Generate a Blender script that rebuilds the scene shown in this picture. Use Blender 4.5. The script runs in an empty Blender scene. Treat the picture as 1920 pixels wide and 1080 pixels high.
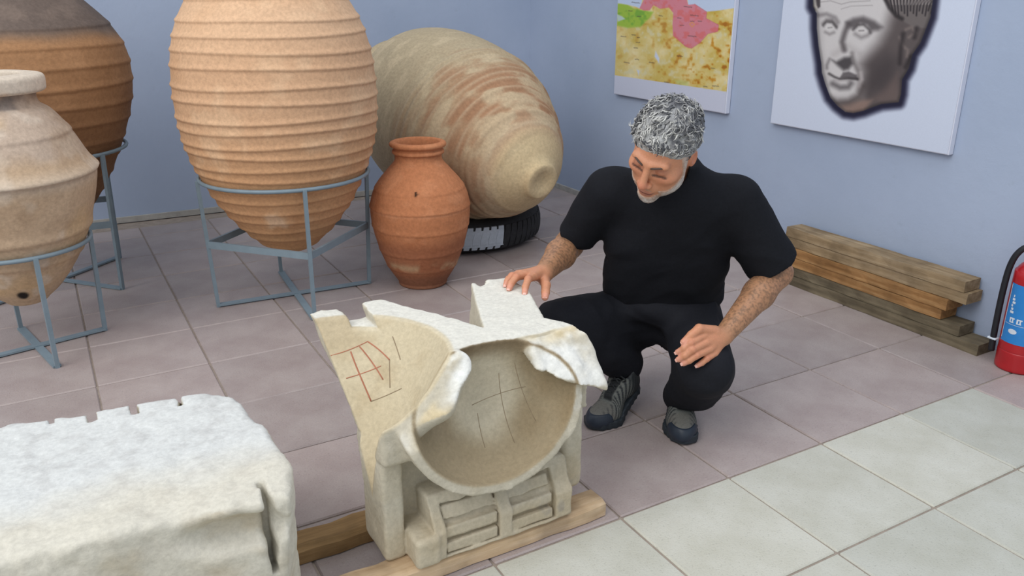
import bpy, math, random
import numpy as np
from mathutils import Matrix, Vector
random.seed(4); RNG = np.random.default_rng(4)
SC = bpy.context.scene; COL = SC.collection
def lin(c):
    c = np.asarray(c, float)/255.0
    return np.where(c <= .04045, c/12.92, ((c+.055)/1.055)**2.4)
def rgb(r, g, b): return tuple(float(v) for v in lin((r, g, b)))

# ------------------------------------------------------------------ camera, sky, light, exposure
cam_d = bpy.data.cameras.new('camera'); cam = bpy.data.objects.new('camera', cam_d); COL.objects.link(cam)
cam_d.sensor_width = 36.0; cam_d.lens = 1542.78*36/1920; cam_d.clip_start = .05
cr = Vector((.869310, -.494268, .0000518)); cu = Vector((.170005, .299100, .938956)); cw = Vector((.464111, .816235, -.344038))
cam.matrix_world = Matrix(((cr.x, cu.x, -cw.x, -1.217), (cr.y, cu.y, -cw.y, -1.527), (cr.z, cu.z, -cw.z, 1.385), (0, 0, 0, 1)))
SC.camera = cam
wld = bpy.data.worlds.new('sky'); SC.world = wld; wld.use_nodes = True
bg = wld.node_tree.nodes['Background']; bg.inputs[0].default_value = (.88, .94, 1.0, 1); bg.inputs[1].default_value = .85
def area(name, loc, target, size, power, color):
    d = bpy.data.lights.new(name, 'AREA'); d.shape = 'RECTANGLE'; d.size, d.size_y = size; d.energy = power; d.color = color
    o = bpy.data.objects.new(name, d); COL.objects.link(o); o.location = loc
    o.rotation_euler = (Vector(target)-Vector(loc)).to_track_quat('-Z', 'Y').to_euler(); return o
area('overhead_light', (-4.6, -1.0, 5.4), (.7, .9, .3), (5.0, 5.0), 315, (1.0, .985, .96))
area('overhead_light', (1.3, -.9, 4.8), (1.0, .2, 0), (3.2, 3.2), 62, (.97, .98, 1.0))  # added fill to brighten the floor at right, not a known roof opening
SC.view_settings.view_transform = 'Standard'; SC.view_settings.look = 'None'
SC.view_settings.exposure = -0.04; SC.view_settings.gamma = 1.0; SC.view_settings.use_curve_mapping = False

# ------------------------------------------------------------------ object helpers
def tag(o, label=None, cat=None, group=None, kind=None):
    if label: o['label'] = label
    if cat: o['category'] = cat
    if group: o['group'] = group
    if kind: o['kind'] = kind
    return o
def empty(name, loc):
    o = bpy.data.objects.new(name, None); o.empty_display_size = .05; o.location = loc; COL.objects.link(o); return o
def wloc(o):
    v = Vector((0, 0, 0))
    while o is not None: v = v+o.location; o = o.parent
    return v
def link(name, me, parent=None, loc=None):
    """link a mesh; without loc its points are already in world metres"""
    o = bpy.data.objects.new(name, me); COL.objects.link(o)
    if parent is not None: o.parent = parent; o.location = loc if loc is not None else -wloc(parent)
    elif loc is not None: o.location = loc
    return o
def recentre(o, loc):
    """move a top-level mesh's origin to loc, leaving its points where they are"""
    o.data.transform(Matrix.Translation(-Vector(loc))); o.location = loc; return o
def mesh(name, V, Fc, mat, smooth=True, col=None):
    V = np.asarray(V, float); me = bpy.data.meshes.new(name)
    if isinstance(Fc, np.ndarray) and Fc.ndim == 2:
        n, k = Fc.shape
        me.vertices.add(len(V)); me.vertices.foreach_set('co', V.ravel().astype(np.float32))
        me.loops.add(n*k); me.loops.foreach_set('vertex_index', Fc.ravel().astype(np.int32))
        me.polygons.add(n); me.polygons.foreach_set('loop_start', np.arange(0, n*k, k, dtype=np.int32))
        me.update(calc_edges=True)
    else:
        me.from_pydata(V.tolist(), [], [list(map(int, f)) for f in Fc]); me.update()
    me.polygons.foreach_set('use_smooth', np.full(len(me.polygons), smooth, dtype=bool))
    if col is not None:
        a = me.color_attributes.new('Col', 'FLOAT_COLOR', 'POINT')
        c = np.ones((len(V), 4), np.float32); c[:, :3] = lin(col); a.data.foreach_set('color', c.ravel())
    me.materials.append(mat); me.validate(); return me

# ------------------------------------------------------------------ materials
def new_mat(name, rough=.7, spec=.3):
    m = bpy.data.materials.new(name); m.use_nodes = True; nt = m.node_tree; b = nt.nodes['Principled BSDF']
    b.inputs['Roughness'].default_value = rough; b.inputs['Specular IOR Level'].default_value = spec
    return m, nt, b
def noise(nt, scale, detail=6, rough=.6, vec=None, scl=None):
    tc = nt.nodes.new('ShaderNodeTexCoord'); n = nt.nodes.new('ShaderNodeTexNoise')
    n.inputs['Scale'].default_value = scale; n.inputs['Detail'].default_value = detail; n.inputs['Roughness'].default_value = rough
    if scl:
        mp = nt.nodes.new('ShaderNodeMapping'); mp.inputs['Scale'].default_value = scl
        nt.links.new(tc.outputs['Object'], mp.inputs[0]); nt.links.new(mp.outputs[0], n.inputs['Vector'])
    else: nt.links.new(tc.outputs['Object'], n.inputs['Vector'])
    return n
def ramp(nt, src, stops):
    r = nt.nodes.new('ShaderNodeValToRGB'); e = r.color_ramp.elements
    while len(e) < len(stops): e.new(.5)
    for k, (p, c) in enumerate(stops): e[k].position = p; e[k].color = (*c, 1)
    nt.links.new(src, r.inputs[0]); return r
def mixc(nt, mode, fac, a, b):
    m = nt.nodes.new('ShaderNodeMix'); m.data_type = 'RGBA'; m.blend_type = mode
    if isinstance(fac, float): m.inputs[0].default_value = fac
    else: nt.links.new(fac, m.inputs[0])
    for k, v in ((6, a), (7, b)):
        if isinstance(v, tuple): m.inputs[k].default_value = (*v, 1)
        else: nt.links.new(v, m.inputs[k])
    return m.outputs[2]
def bump(nt, b, src, dist, strength=1.0):
    n = nt.nodes.new('ShaderNodeBump'); n.inputs['Distance'].default_value = dist; n.inputs['Strength'].default_value = strength
    nt.links.new(src, n.inputs['Height']); nt.links.new(n.outputs[0], b.inputs['Normal'])
def plain(name, c, rough=.6, spec=.3, metal=0.0, var=.12, scale=30, bd=0.0):
    m, nt, b = new_mat(name, rough, spec); b.inputs['Metallic'].default_value = metal
    n = noise(nt, scale); f = 1-var
    r = ramp(nt, n.outputs[0], [(.3, tuple(x*f for x in c)), (.7, tuple(min(1, x*(1+var)) for x in c))])
    nt.links.new(r.outputs[0], b.inputs['Base Color'])
    if bd: bump(nt, b, n.outputs[0], bd)
    return m
def vcol(name, rough=.8, spec=.25, scale=60, lo=.8, hi=1.15, bd=.001, scale2=None, sss=0.0):
    """the mesh's own surface colour (stored on its points) broken up by fine noise"""
    m, nt, b = new_mat(name, rough, spec)
    at = nt.nodes.new('ShaderNodeAttribute'); at.attribute_name = 'Col'
    n = noise(nt, scale, 8, .65)
    r = ramp(nt, n.outputs[0], [(.3, (lo,)*3), (.72, (hi,)*3)])
    c = mixc(nt, 'MULTIPLY', 1.0, at.outputs['Color'], r.outputs[0])
    nt.links.new(c, b.inputs['Base Color'])
    if bd: bump(nt, b, n.outputs[0], bd)
    if sss:
        b.inputs['Subsurface Weight'].default_value = sss; b.inputs['Subsurface Radius'].default_value = (1, .35, .2); b.inputs['Subsurface Scale'].default_value = .006
    return m
def wood(name, c0, c1, c2, axis='X'):
    m, nt, b = new_mat(name, .75, .25)
    s = {'X': (2.2, 34, 34), 'Y': (34, 2.2, 34)}[axis]
    n = noise(nt, 1.0, 8, .65, scl=s); k = noise(nt, 9, 3, .5)
    r = ramp(nt, n.outputs[0], [(.28, c0), (.5, c1), (.74, c2)])
    r2 = ramp(nt, k.outputs[0], [(.35, (.62, .6, .58)), (.6, (1.05, 1.03, 1.0))])
    nt.links.new(mixc(nt, 'MULTIPLY', .8, r.outputs[0], r2.outputs[0]), b.inputs['Base Color']); bump(nt, b, n.outputs[0], .003)
    return m
def tile_mat(name, c0, c1, speck, rough):
    m, nt, b = new_mat(name, rough, .45)
    n = noise(nt, 5, 6, .6); f = noise(nt, 160, 3, .6)
    r = ramp(nt, n.outputs[0], [(.3, c0), (.7, c1)])
    s = ramp(nt, f.outputs[0], [(.30, (.80,)*3), (.42, (1,)*3), (.64, (1,)*3), (.74, speck)])
    oi = nt.nodes.new('ShaderNodeObjectInfo'); rr = ramp(nt, oi.outputs['Random'], [(0, (.90, .90, .91)), (1, (1.07, 1.05, 1.05))])
    nt.links.new(mixc(nt, 'MULTIPLY', 1.0, mixc(nt, 'MULTIPLY', 1.0, r.outputs[0], s.outputs[0]), rr.outputs[0]), b.inputs['Base Color'])
    bump(nt, b, f.outputs[0], .0012); return m

# ------------------------------------------------------------------ numpy noise and signed-distance shapes
_G = np.random.default_rng(11).random((32, 32, 32)).astype(np.float32)
def vnoise(P, s):
    Q = P*s; i = np.floor(Q).astype(np.int64); f = (Q-i).astype(np.float32); f = f*f*(3-2*f); i &= 31; j = (i+1) & 31
    x0, y0, z0 = i.T; x1, y1, z1 = j.T; fx, fy, fz = f.T
    a = _G[x0, y0, z0]*(1-fx)+_G[x1, y0, z0]*fx; b = _G[x0, y1, z0]*(1-fx)+_G[x1, y1, z0]*fx
    c = _G[x0, y0, z1]*(1-fx)+_G[x1, y0, z1]*fx; d = _G[x0, y1, z1]*(1-fx)+_G[x1, y1, z1]*fx
    return ((a*(1-fy)+b*fy)*(1-fz)+(c*(1-fy)+d*fy)*fz)*2-1
def fbm(P, s, o=3):
    r = 0; a = 1.0; t = 0
    for k in range(o): r = r+a*vnoise(P+7.3*k, s*2.03**k); t += a; a *= .5
    return r/t
def smin(a, b, k):
    h = np.clip(.5+.5*(b-a)/k, 0, 1); return b*(1-h)+a*h-k*h*(1-h)
def smax(a, b, k): return -smin(-a, -b, k)
def sstep(a, b, x): t = np.clip((x-a)/(b-a), 0, 1); return t*t*(3-2*t)
def nrm(v): v = np.asarray(v, float); return v/np.linalg.norm(v)
class Cap:                                     # tapered capsule
    def __init__(s, a, b, ra, rb, k=.02):
        s.a = np.array(a, float); s.b = np.array(b, float); s.ra, s.rb, s.k = ra, rb, k
        s.c = (s.a+s.b)/2; s.R = np.linalg.norm(s.b-s.a)/2+max(ra, rb)
    def __call__(s, P):
        d = s.b-s.a; t = np.clip(((P-s.a)@d)/(d@d+1e-12), 0, 1)
        return np.linalg.norm(P-s.a-t[:, None]*d, axis=1)-(s.ra+(s.rb-s.ra)*t)
class Ell:                                     # ellipsoid, M columns are its axes
    def __init__(s, c, r, M=None, k=.02):
        s.c = np.array(c, float); s.r = np.array(r, float); s.M = M; s.k = k; s.R = max(r)
    def __call__(s, P):
        Q = P-s.c
        if s.M is not None: Q = Q@s.M
        k0 = np.linalg.norm(Q/s.r, axis=1); k1 = np.linalg.norm(Q/s.r**2, axis=1)
        return k0*(k0-1)/(k1+1e-9)
def sbox(P, lo, hi, r=.0):
    lo = np.array(lo); hi = np.array(hi); q = np.abs(P-(lo+hi)/2)-(hi-lo)/2+r
    return np.linalg.norm(np.maximum(q, 0), axis=1)+np.minimum(q.max(1), 0)-r
def union(prims, P, reach=.06):
    d = np.full(len(P), 1.0)
    for p in prims:
        m = ((P-p.c)**2).sum(1) < (p.R+reach)**2
        if m.any(): d[m] = smin(d[m], p(P[m]), p.k)
    return d
def sd_poly(P2, poly):
    A = np.array(poly, float); B = np.roll(A, -1, 0); d = np.full(len(P2), 1e9); s = np.zeros(len(P2), bool)
    for a, b in zip(A, B):
        e = b-a; w = P2-a; t = np.clip((w@e)/(e@e), 0, 1); d = np.minimum(d, ((w-t[:, None]*e)**2).sum(1))
        c = (a[1] > P2[:, 1]) != (b[1] > P2[:, 1])
        with np.errstate(divide='ignore', invalid='ignore'): x = (b[0]-a[0])*(P2[:, 1]-a[1])/(b[1]-a[1])+a[0]
        s ^= c & (P2[:, 0] < x)
    return np.where(s, -1, 1)*np.sqrt(d)
def sdf_mesh(f, lo, hi, h, polish=1):
    """surface nets over a sparse grid: returns vertices and quads of the zero level of f"""
    lo = np.array(lo, float); B = 6
    nb = np.ceil((np.array(hi)-lo)/(h*B)).astype(int); n = nb*B+1
    bc = np.stack(np.meshgrid(*[np.arange(k) for k in nb], indexing='ij'), -1).reshape(-1, 3)
    dc = f(lo+(bc+.5)*B*h); act = np.abs(dc) < B*h*1.35
    V = np.ones(n, np.float32)
    sg = np.where(dc < 0, -1, 1).astype(np.float32).reshape(nb)
    V[:-1, :-1, :-1] = np.repeat(np.repeat(np.repeat(sg, B, 0), B, 1), B, 2)
    loc = np.stack(np.meshgrid(*[np.arange(B+1)]*3, indexing='ij'), -1).reshape(-1, 3)
    ab = bc[act]
    for s in range(0, len(ab), 3000):
        idx = (ab[s:s+3000, None, :]*B+loc).reshape(-1, 3)
        key = np.unique((idx[:, 0]*n[1]+idx[:, 1])*n[2]+idx[:, 2])
        g = np.stack(np.unravel_index(key, n), -1)
        V.reshape(-1)[key] = f(lo+g*h)
    ins = V < 0
    c8 = [ins[i:n[0]-1+i, j:n[1]-1+j, k:n[2]-1+k] for i in (0, 1) for j in (0, 1) for k in (0, 1)]
    cnt = sum(c.astype(np.int8) for c in c8); cells = np.argwhere((cnt > 0) & (cnt < 8))
    cid = np.full(n-1, -1, np.int32); cid[tuple(cells.T)] = np.arange(len(cells))
    acc = np.zeros((len(cells), 3)); num = np.zeros(len(cells))
    for ax in range(3):
        for u in (0, 1):
            for v in (0, 1):
                o0 = [0, 0, 0]; o0[(ax+1) % 3] = u; o0[(ax+2) % 3] = v; o1 = list(o0); o1[ax] = 1
                a = V[tuple((cells+o0).T)]; b = V[tuple((cells+o1).T)]; m = (a < 0) != (b < 0)
                t = np.where(m, a/np.where(m, a-b, 1), 0); p = np.array(o0)+np.zeros((len(cells), 3)); p[:, ax] += t
                acc += p*m[:, None]; num += m
    X = lo+(cells+acc/num[:, None])*h
    Q = []
    for ax in range(3):
        b1, b2 = (ax+1) % 3, (ax+2) % 3
        s0 = [slice(None)]*3; s1 = [slice(None)]*3; s0[ax] = slice(0, -1); s1[ax] = slice(1, None)
        A_, B_ = ins[tuple(s0)], ins[tuple(s1)]; e = np.argwhere(A_ != B_)
        ok = (e[:, b1] > 0) & (e[:, b2] > 0) & (e[:, b1] < n[b1]-1) & (e[:, b2] < n[b2]-1); e = e[ok]
        fl = A_[tuple(e.T)]
        d1 = np.zeros(3, int); d1[b1] = 1; d2 = np.zeros(3, int); d2[b2] = 1
        q = np.stack([cid[tuple((e-d1-d2).T)], cid[tuple((e-d2).T)], cid[tuple(e.T)], cid[tuple((e-d1).T)]], 1)
        q[~fl] = q[~fl][:, ::-1]; Q.append(q[(q >= 0).all(1)])
    Q = np.concatenate(Q)
    for _ in range(polish):
        e = h*.3; d = f(X); G = np.stack([(f(X+np.eye(3)[k]*e)-f(X-np.eye(3)[k]*e))/(2*e) for k in range(3)], 1)
        X = X-G*(np.clip(d, -h*.6, h*.6)/np.maximum((G*G).sum(1), .3))[:, None]
    return X, Q
def normals(X, Q):
    fn = np.cross(X[Q[:, 2]]-X[Q[:, 0]], X[Q[:, 3]]-X[Q[:, 1]]); N = np.zeros_like(X)
    for k in range(4): np.add.at(N, Q[:, k], fn)
    return N/(np.linalg.norm(N, axis=1)[:, None]+1e-12)

# ------------------------------------------------------------------ plain mesh builders
def box_data(lo, hi, bev=0.0, rot=None):
    lo = np.array(lo, float); hi = np.array(hi, float); c = (lo+hi)/2; s = (hi-lo)/2
    if bev <= 0:
        V = np.array([[x, y, z] for x in (-1, 1) for y in (-1, 1) for z in (-1, 1)])*s
        Fc = [(0, 1, 3, 2), (4, 6, 7, 5), (0, 4, 5, 1), (2, 3, 7, 6), (0, 2, 6, 4), (1, 5, 7, 3)]
    else:
        V = []; ix = {}
        for sx in (-1, 1):
            for sy in (-1, 1):
                for sz in (-1, 1):
                    sg = np.array([sx, sy, sz])
                    for a in range(3):
                        q = s-bev; q[a] = s[a]; ix[(sx, sy, sz, a)] = len(V); V.append(sg*q)
        V = np.array(V); Fc = []
        def cyc(p): # order polygon outward
            P = V[p]; m = P.mean(0); nn = np.cross(P[1]-P[0], P[2]-P[0]); return p if nn@m > 0 else p[::-1]
        for a in range(3):
            b, d = (a+1) % 3, (a+2) % 3
            for sa in (-1, 1):
                p = []
                for sb, sd in ((-1, -1), (1, -1), (1, 1), (-1, 1)):
                    k = [0, 0, 0]; k[a] = sa; k[b] = sb; k[d] = sd; p.append(ix[(*k, a)])
                Fc.append(cyc(p))
            for sb in (-1, 1):
                for sd in (-1, 1):
                    k0 = [0, 0, 0]; k0[b] = sb; k0[d] = sd; k1 = list(k0); k0[a] = -1; k1[a] = 1
                    Fc.append(cyc([ix[(*k0, b)], ix[(*k1, b)], ix[(*k1, d)], ix[(*k0, d)]]))
        for sx in (-1, 1):
            for sy in (-1, 1):
                for sz in (-1, 1): Fc.append(cyc([ix[(sx, sy, sz, a)] for a in range(3)]))
    if rot is not None: V = V@np.array(rot).T
    return V+c, Fc
def tube_data(pts, r, sides=8, closed=False, flat=None):
    P = np.array(pts, float); n = len(P); rr = np.full(n, r) if np.isscalar(r) else np.array(r)
    T = np.gradient(P, axis=0) if not closed else np.roll(P, -1, 0)-np.roll(P, 1, 0)
    T /= np.linalg.norm(T, axis=1)[:, None]+1e-12
    u = np.cross(T[0], [0, 0, 1.0]);  u = np.cross(T[0], [1.0, 0, 0]) if np.linalg.norm(u) < .1 else u
    V = []; a = np.arange(sides)*2*np.pi/sides
    for k in range(n):
        u = u-T[k]*(u@T[k]); u /= np.linalg.norm(u)+1e-12; w = np.cross(T[k], u)
        V.append(P[k]+rr[k]*(np.cos(a)[:, None]*u+np.sin(a)[:, None]*w))
    V = np.concatenate(V); Fc = []
    for k in range(n if closed else n-1):
        k2 = (k+1) % n
        for j in range(sides): Fc.append((k*sides+j, k*sides+(j+1) % sides, k2*sides+(j+1) % sides, k2*sides+j))
    if not closed: Fc += [tuple(range(sides))[::-1], tuple((n-1)*sides+j for j in range(sides))]
    return V, Fc
def join(parts):
    V = []; Fc = []; o = 0
    for v, f in parts: V.append(np.asarray(v)); Fc += [tuple(i+o for i in q) for q in f]; o += len(v)
    return np.concatenate(V), Fc
def bar_data(a, b, w, t, up=(0, 0, 1)):        # flat bar from a to b: width w across, thickness t along up
    a = np.array(a, float); b = np.array(b, float); d = nrm(b-a); s = nrm(np.cross(d, up)); n = np.cross(s, d)
    V, Fc = box_data((-np.linalg.norm(b-a)/2, -w/2, -t/2), (np.linalg.norm(b-a)/2, w/2, t/2))
    return (a+b)/2+V@np.stack([d, s, n]), Fc
def lathe_data(prof, seg=128, wob=None):
    """closed profile of (z, r) turned about z; wob(theta, z) scales the radius"""
    pr = np.array(prof, float); th = np.arange(seg)*2*np.pi/seg; n = len(pr)
    Z = np.repeat(pr[:, 0], seg); Rr = np.repeat(pr[:, 1], seg); TH = np.tile(th, n)
    if wob is not None: Rr = Rr*wob(TH, Z)
    V = np.stack([Rr*np.cos(TH), Rr*np.sin(TH), Z], 1)
    k = np.arange(n-1)[:, None]*seg; j = np.arange(seg)[None]; j2 = (j+1) % seg
    Q = np.stack([k+j, k+j2, k+seg+j2, k+seg+j], -1).reshape(-1, 4); return V, Q
def resample(prof, step):
    p = np.array(prof, float); p2 = [p[0]]                    # Catmull-Rom through the control points
    for i in range(len(p)-1):
        a = p[max(i-1, 0)]; b = p[i]; c = p[i+1]; d = p[min(i+2, len(p)-1)]
        m = max(2, int(np.linalg.norm(c-b)/step))
        for t in np.arange(1, m+1)/m:
            p2.append(.5*((2*b)+(c-a)*t+(2*a-5*b+4*c-d)*t*t+(3*b-a-3*c+d)*t**3))
    return np.array(p2)

# ------------------------------------------------------------------ setting: floor of paving tiles, two painted walls
T = .4
M_grout = plain('grout', rgb(150, 138, 128), .9, .1, var=.2, scale=25)
M_mauve = tile_mat('mauve_paving', rgb(152, 138, 135), rgb(171, 160, 156), (1.35, 1.32, 1.3), .42)
M_cream = tile_mat('cream_paving', rgb(178, 177, 163), rgb(195, 195, 185), (.72, .70, .66), .55)
flo = link('floor', mesh('floor', [(-3.4, -2.2, -.006), (2.05, -2.2, -.006), (2.05, 4.2, -.006), (-3.4, 4.2, -.006)], [(0, 1, 2, 3)], M_grout, False))
tag(flo, kind='structure', label='paved floor of mauve tiles with a field of cream tiles at the front right')
tv, tf = box_data((-.197, -.197, -.03), (.197, .197, 0), .004)
ME_t = {True: mesh('cream_tile', tv, tf, M_cream, False), False: mesh('mauve_tile', tv, tf, M_mauve, False)}
hv, hf = box_data((-.197, -.197, -.03), (.197, .02, 0), .004); ME_h = mesh('cut_tile', hv, hf, M_mauve, False)
for i in range(-8, 5):
    for j in range(-4, 10):
        cream = j < 0 and i < 4
        o = link('tile', ME_h if j == 9 else ME_t[cream], flo, (i*T+T/2, j*T+T/2, RNG.uniform(-.0012, .0008)))
        o.rotation_euler = (RNG.uniform(-.0025, .0025), RNG.uniform(-.0025, .0025), RNG.choice([0, math.pi]) if j != 9 else 0)
mw, nt, b = new_mat('blue_grey_wall_paint', .6, .3)
n1 = noise(nt, 1.3, 4, .55); n2 = noise(nt, 14, 6, .7)
r1 = ramp(nt, n1.outputs[0], [(.3, rgb(154, 167, 190)), (.7, rgb(165, 177, 199))]); r2 = ramp(nt, n2.outputs[0], [(.22, (.90, .90, .88)), (.38, (1, 1, 1))])
nt.links.new(mixc(nt, 'MULTIPLY', 1.0, r1.outputs[0], r2.outputs[0]), b.inputs['Base Color']); bump(nt, b, n2.outputs[0], .002)
def slab(name, p0, p1, thick, z0, z1, mat):    # wall slab whose inner face runs p0 -> p1, thickness on the left of that run
    p0 = np.array(p0); p1 = np.array(p1); d = nrm(p1-p0); nn = np.array([-d[1], d[0]])*thick
    V = [(*p, z) for z in (z0, z1) for p in (p0, p1, p1+nn, p0+nn)]
    return link(name, mesh(name, V, [(0, 1, 5, 4), (1, 2, 6, 5), (2, 3, 7, 6), (3, 0, 4, 7), (3, 2, 1, 0), (4, 5, 6, 7)], mat, False))
tag(slab('wall_back', (2.0, 3.865), (-3.4, 4.12), -.2, -.03, 3.2, mw), kind='structure')
tag(slab('wall_right', (2.0, -2.2), (2.0, 4.06), -.2, -.03, 3.2, mw), kind='structure')
M_kerb = plain('plaster_edge', rgb(168, 165, 160), .85, .15, var=.15, scale=20)
tag(slab('baseboard_back', (1.99, 3.848), (-3.4, 4.103), -.016, 0.0, .035, M_kerb), kind='structure')
tag(slab('baseboard_right', (1.984, 1.3), (1.984, 3.84), -.016, 0.0, .035, M_kerb), kind='structure')

# ------------------------------------------------------------------ posters (flat prints, painted point by point on the print's own grid)
def stroke(P, pts, w, soft):
    d = np.full(len(P), 1e9)
    for a, b in zip(pts[:-1], pts[1:]):
        a = np.array(a, float); b = np.array(b, float); e = b-a; t = np.clip(((P-a)@e)/(e@e+1e-9), 0, 1)
        d = np.minimum(d, np.linalg.norm(P-a-t[:, None]*e, axis=1))
    return 1-sstep(w/2-soft/2, w/2+soft/2, d)
def area_a(P, poly, soft): return 1-sstep(-soft/2, soft/2, sd_poly(P, poly))
def over(C, a, c): return C*(1-a[:, None])+np.array(c, float)*a[:, None]
def print_grid(y0, y1, z0, z1, ny, nz):
    yy = np.linspace(y0, y1, ny); zz = np.linspace(z0, z1, nz); Y, Z = np.meshgrid(yy, zz, indexing='ij')
    k = np.arange((ny-1)*nz).reshape(ny-1, nz)[:, :-1]
    Q = np.stack([k, k+1, k+nz+1, k+nz], -1).reshape(-1, 4)
    return Y.ravel(), Z.ravel(), Q
M_panel = plain('white_panel_edge', rgb(205, 208, 222), .5, .3, var=.02)
M_print = vcol('matt_print', .55, .3, 200, .97, 1.03, 0)
def poster(name, label, y0, y1, z0, z1, x, thick, paint, ny, nz, part):
    r = empty(name, (x, (y0+y1)/2, z0)); tag(r, label, 'poster')
    v, f = box_data((x, y0, z0), (x+thick, y1, z1), .002); link('panel', mesh('panel', v, f, M_panel, False), r)
    Y, Z, Q = print_grid(y0+.004, y1-.004, z0+.004, z1-.004, ny, nz)
    V = np.stack([np.full(len(Y), x-.0012), Y, Z], 1); C = paint(Y, Z)
    link(part, mesh(part, V, Q, M_print, True, C), r); return r
def homog(H, Y, Z):
    q = np.stack([Y, Z, np.ones_like(Y)], 1)@np.array(H).T; return q[:, :2]/q[:, 2:]
H_BUST = [[-1765.405, 272.6795, 2022.2311], [-30.3351, -2397.4417, 3220.508], [0.255, -0.1075, 1.0]]   # wall metres -> units of the print
H_MAP = [[-1394.5046, 95.0759, 3880.475], [-31.7139, -2506.4164, 3366.8947], [0.255, -0.1075, 1.0]]
def paint_bust(Y, Z):
    P = homog(H_BUST, Y, Z); C = np.tile(np.array([196., 204, 222]), (len(P), 1))
    head = [(120, -60), (115, 60), (150, 120), (150, 250), (165, 400), (190, 560), (195, 640), (225, 740), (270, 860), (330, 930), (400, 985), (470, 995), (560, 975), (650, 940), (720, 915), (870, 900), (890, 830), (900, 700), (960, 600), (990, 480), (1060, 380), (1100, 280), (1150, 150), (1170, 0), (1150, -200), (1020, -400), (700, -500), (350, -400), (180, -230)]
    d = sd_poly(P, head); C = over(C, 1-sstep(22, 92, d), (30, 30, 52))
    L = np.zeros((len(P), 3)); L[:] = (196, 192, 192)
    def dk(a, c=(40, 36, 38)):
        nonlocal L; L = over(L, a, c)
    dk(stroke(P, [(150, 100), (160, 420), (230, 740)], 60, 110)*.35, (120, 114, 116)); dk(stroke(P, [(300, 480), (420, 400), (520, 470)], 40, 90)*.25, (120, 112, 112))
    dk(area_a(P, [(860, -60), (800, 120), (760, 250), (690, 380), (610, 470), (530, 560), (560, 640), (545, 760), (530, 850), (430, 900), (330, 905), (430, 1100), (1000, 1100), (1300, 300), (1300, -300), (900, -300)], 190), (88, 80, 80))
    dk(area_a(P, [(640, 560), (760, 480), (860, 520), (860, 700), (740, 800), (600, 830), (570, 720)], 230)*.8, (64, 58, 60))
    dk(area_a(P, [(330, 930), (420, 905), (540, 880), (640, 880), (560, 990), (420, 1000)], 60)*.8, (142, 118, 108))
    dk(area_a(P, [(640, 870), (760, 780), (860, 640), (880, 880), (720, 910)], 90)*.6, (108, 92, 88))
    dk(stroke(P, [(165, 135), (235, 125), (310, 155), (335, 195)], 34, 40)*.55, (96, 90, 92))
    dk(area_a(P, [(195, 205), (230, 165), (290, 165), (335, 225), (325, 255), (280, 200), (235, 195), (210, 235)], 44)*.6, (70, 64, 66))
    dk(stroke(P, [(205, 222), (235, 194), (285, 197), (322, 240)], 16, 34)*.6)
    dk(stroke(P, [(225, 283), (262, 302), (300, 286)], 20, 40)*.5, (84, 78, 80))
    L = over(L, area_a(P, [(218, 222), (245, 205), (285, 212), (300, 245), (270, 272), (238, 262)], 34)*.4, (206, 202, 202)); dk(stroke(P, [(250, 246), (282, 242)], 9, 16)*.4)
    dk(area_a(P, [(405, 195), (470, 160), (560, 145), (660, 185), (730, 240), (690, 268), (625, 275), (590, 225), (535, 212), (480, 255), (425, 245)], 60)*.72, (58, 52, 55))
    dk(stroke(P, [(470, 262), (510, 222), (560, 218), (610, 262), (620, 290)], 18, 34)*.6)
    dk(stroke(P, [(490, 300), (540, 332), (595, 312), (622, 285)], 30, 50)*.5, (90, 84, 86))
    L = over(L, area_a(P, [(482, 268), (515, 232), (560, 230), (600, 270), (570, 302), (520, 300)], 40)*.4, (202, 196, 196)); dk(stroke(P, [(522, 272), (562, 270)], 10, 18)*.45)
    dk(stroke(P, [(425, 215), (395, 290), (372, 370), (392, 440)], 44, 52)*.8, (78, 72, 74))
    dk(area_a(P, [(285, 530), (320, 545), (390, 505), (455, 500), (470, 560), (430, 610), (385, 622), (335, 580)], 50)*.8, (44, 40, 43))
    dk(stroke(P, [(262, 520), (238, 575), (238, 600)], 20, 40)*.5, (60, 55, 58))
    dk(stroke(P, [(460, 470), (480, 560), (520, 640), (520, 690)], 34, 44)*.55, (90, 84, 84))
    dk(area_a(P, [(380, 640), (430, 630), (500, 660), (510, 700), (420, 690), (350, 690)], 26)*.7, (60, 55, 58))
    dk(stroke(P, [(258, 650), (305, 678), (350, 697), (430, 692), (508, 697)], 18, 30)*.75, (36, 32, 34))
    L = over(L, stroke(P, [(300, 705), (360, 715), (440, 712)], 16, 18)*.7, (170, 164, 165))
    dk(stroke(P, [(290, 738), (355, 772), (425, 768), (450, 735)], 44, 60)*.65, (58, 53, 56))
    L = over(L, stroke(P, [(535, 640), (545, 700), (525, 760)], 30, 34)*.7, (178, 170, 170))
    dk(stroke(P, [(265, 870), (320, 910), (430, 900), (520, 850), (560, 760)], 50, 80)*.7, (70, 62, 62))
    dk(stroke(P, [(175, 20), (270, 8), (365, 38), (440, 18), (620, 8)], 8, 10)*.5, (120, 114, 116))
    dk(stroke(P, [(365, 80), (450, 55), (640, 48)], 8, 10)*.45, (130, 124, 126))
    dk(area_a(P, [(730, -30), (790, 60), (850, 130), (930, 200), (1000, 240), (1110, 250), (1230, 0), (1200, -300), (700, -300)], 24), (104, 97, 96))
    for k in range(14):
        x = 790+k*30; dk(stroke(P, [(x, -120), (x+8, 0), (x+28-4*k, 95+(k % 3)*22)], 13, 14)*.85, (38, 34, 38))
        L = over(L, stroke(P, [(x+15, -120), (x+20, -10), (x+30-4*k, 40)], 10, 10)*.6, (160, 152, 150))
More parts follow.
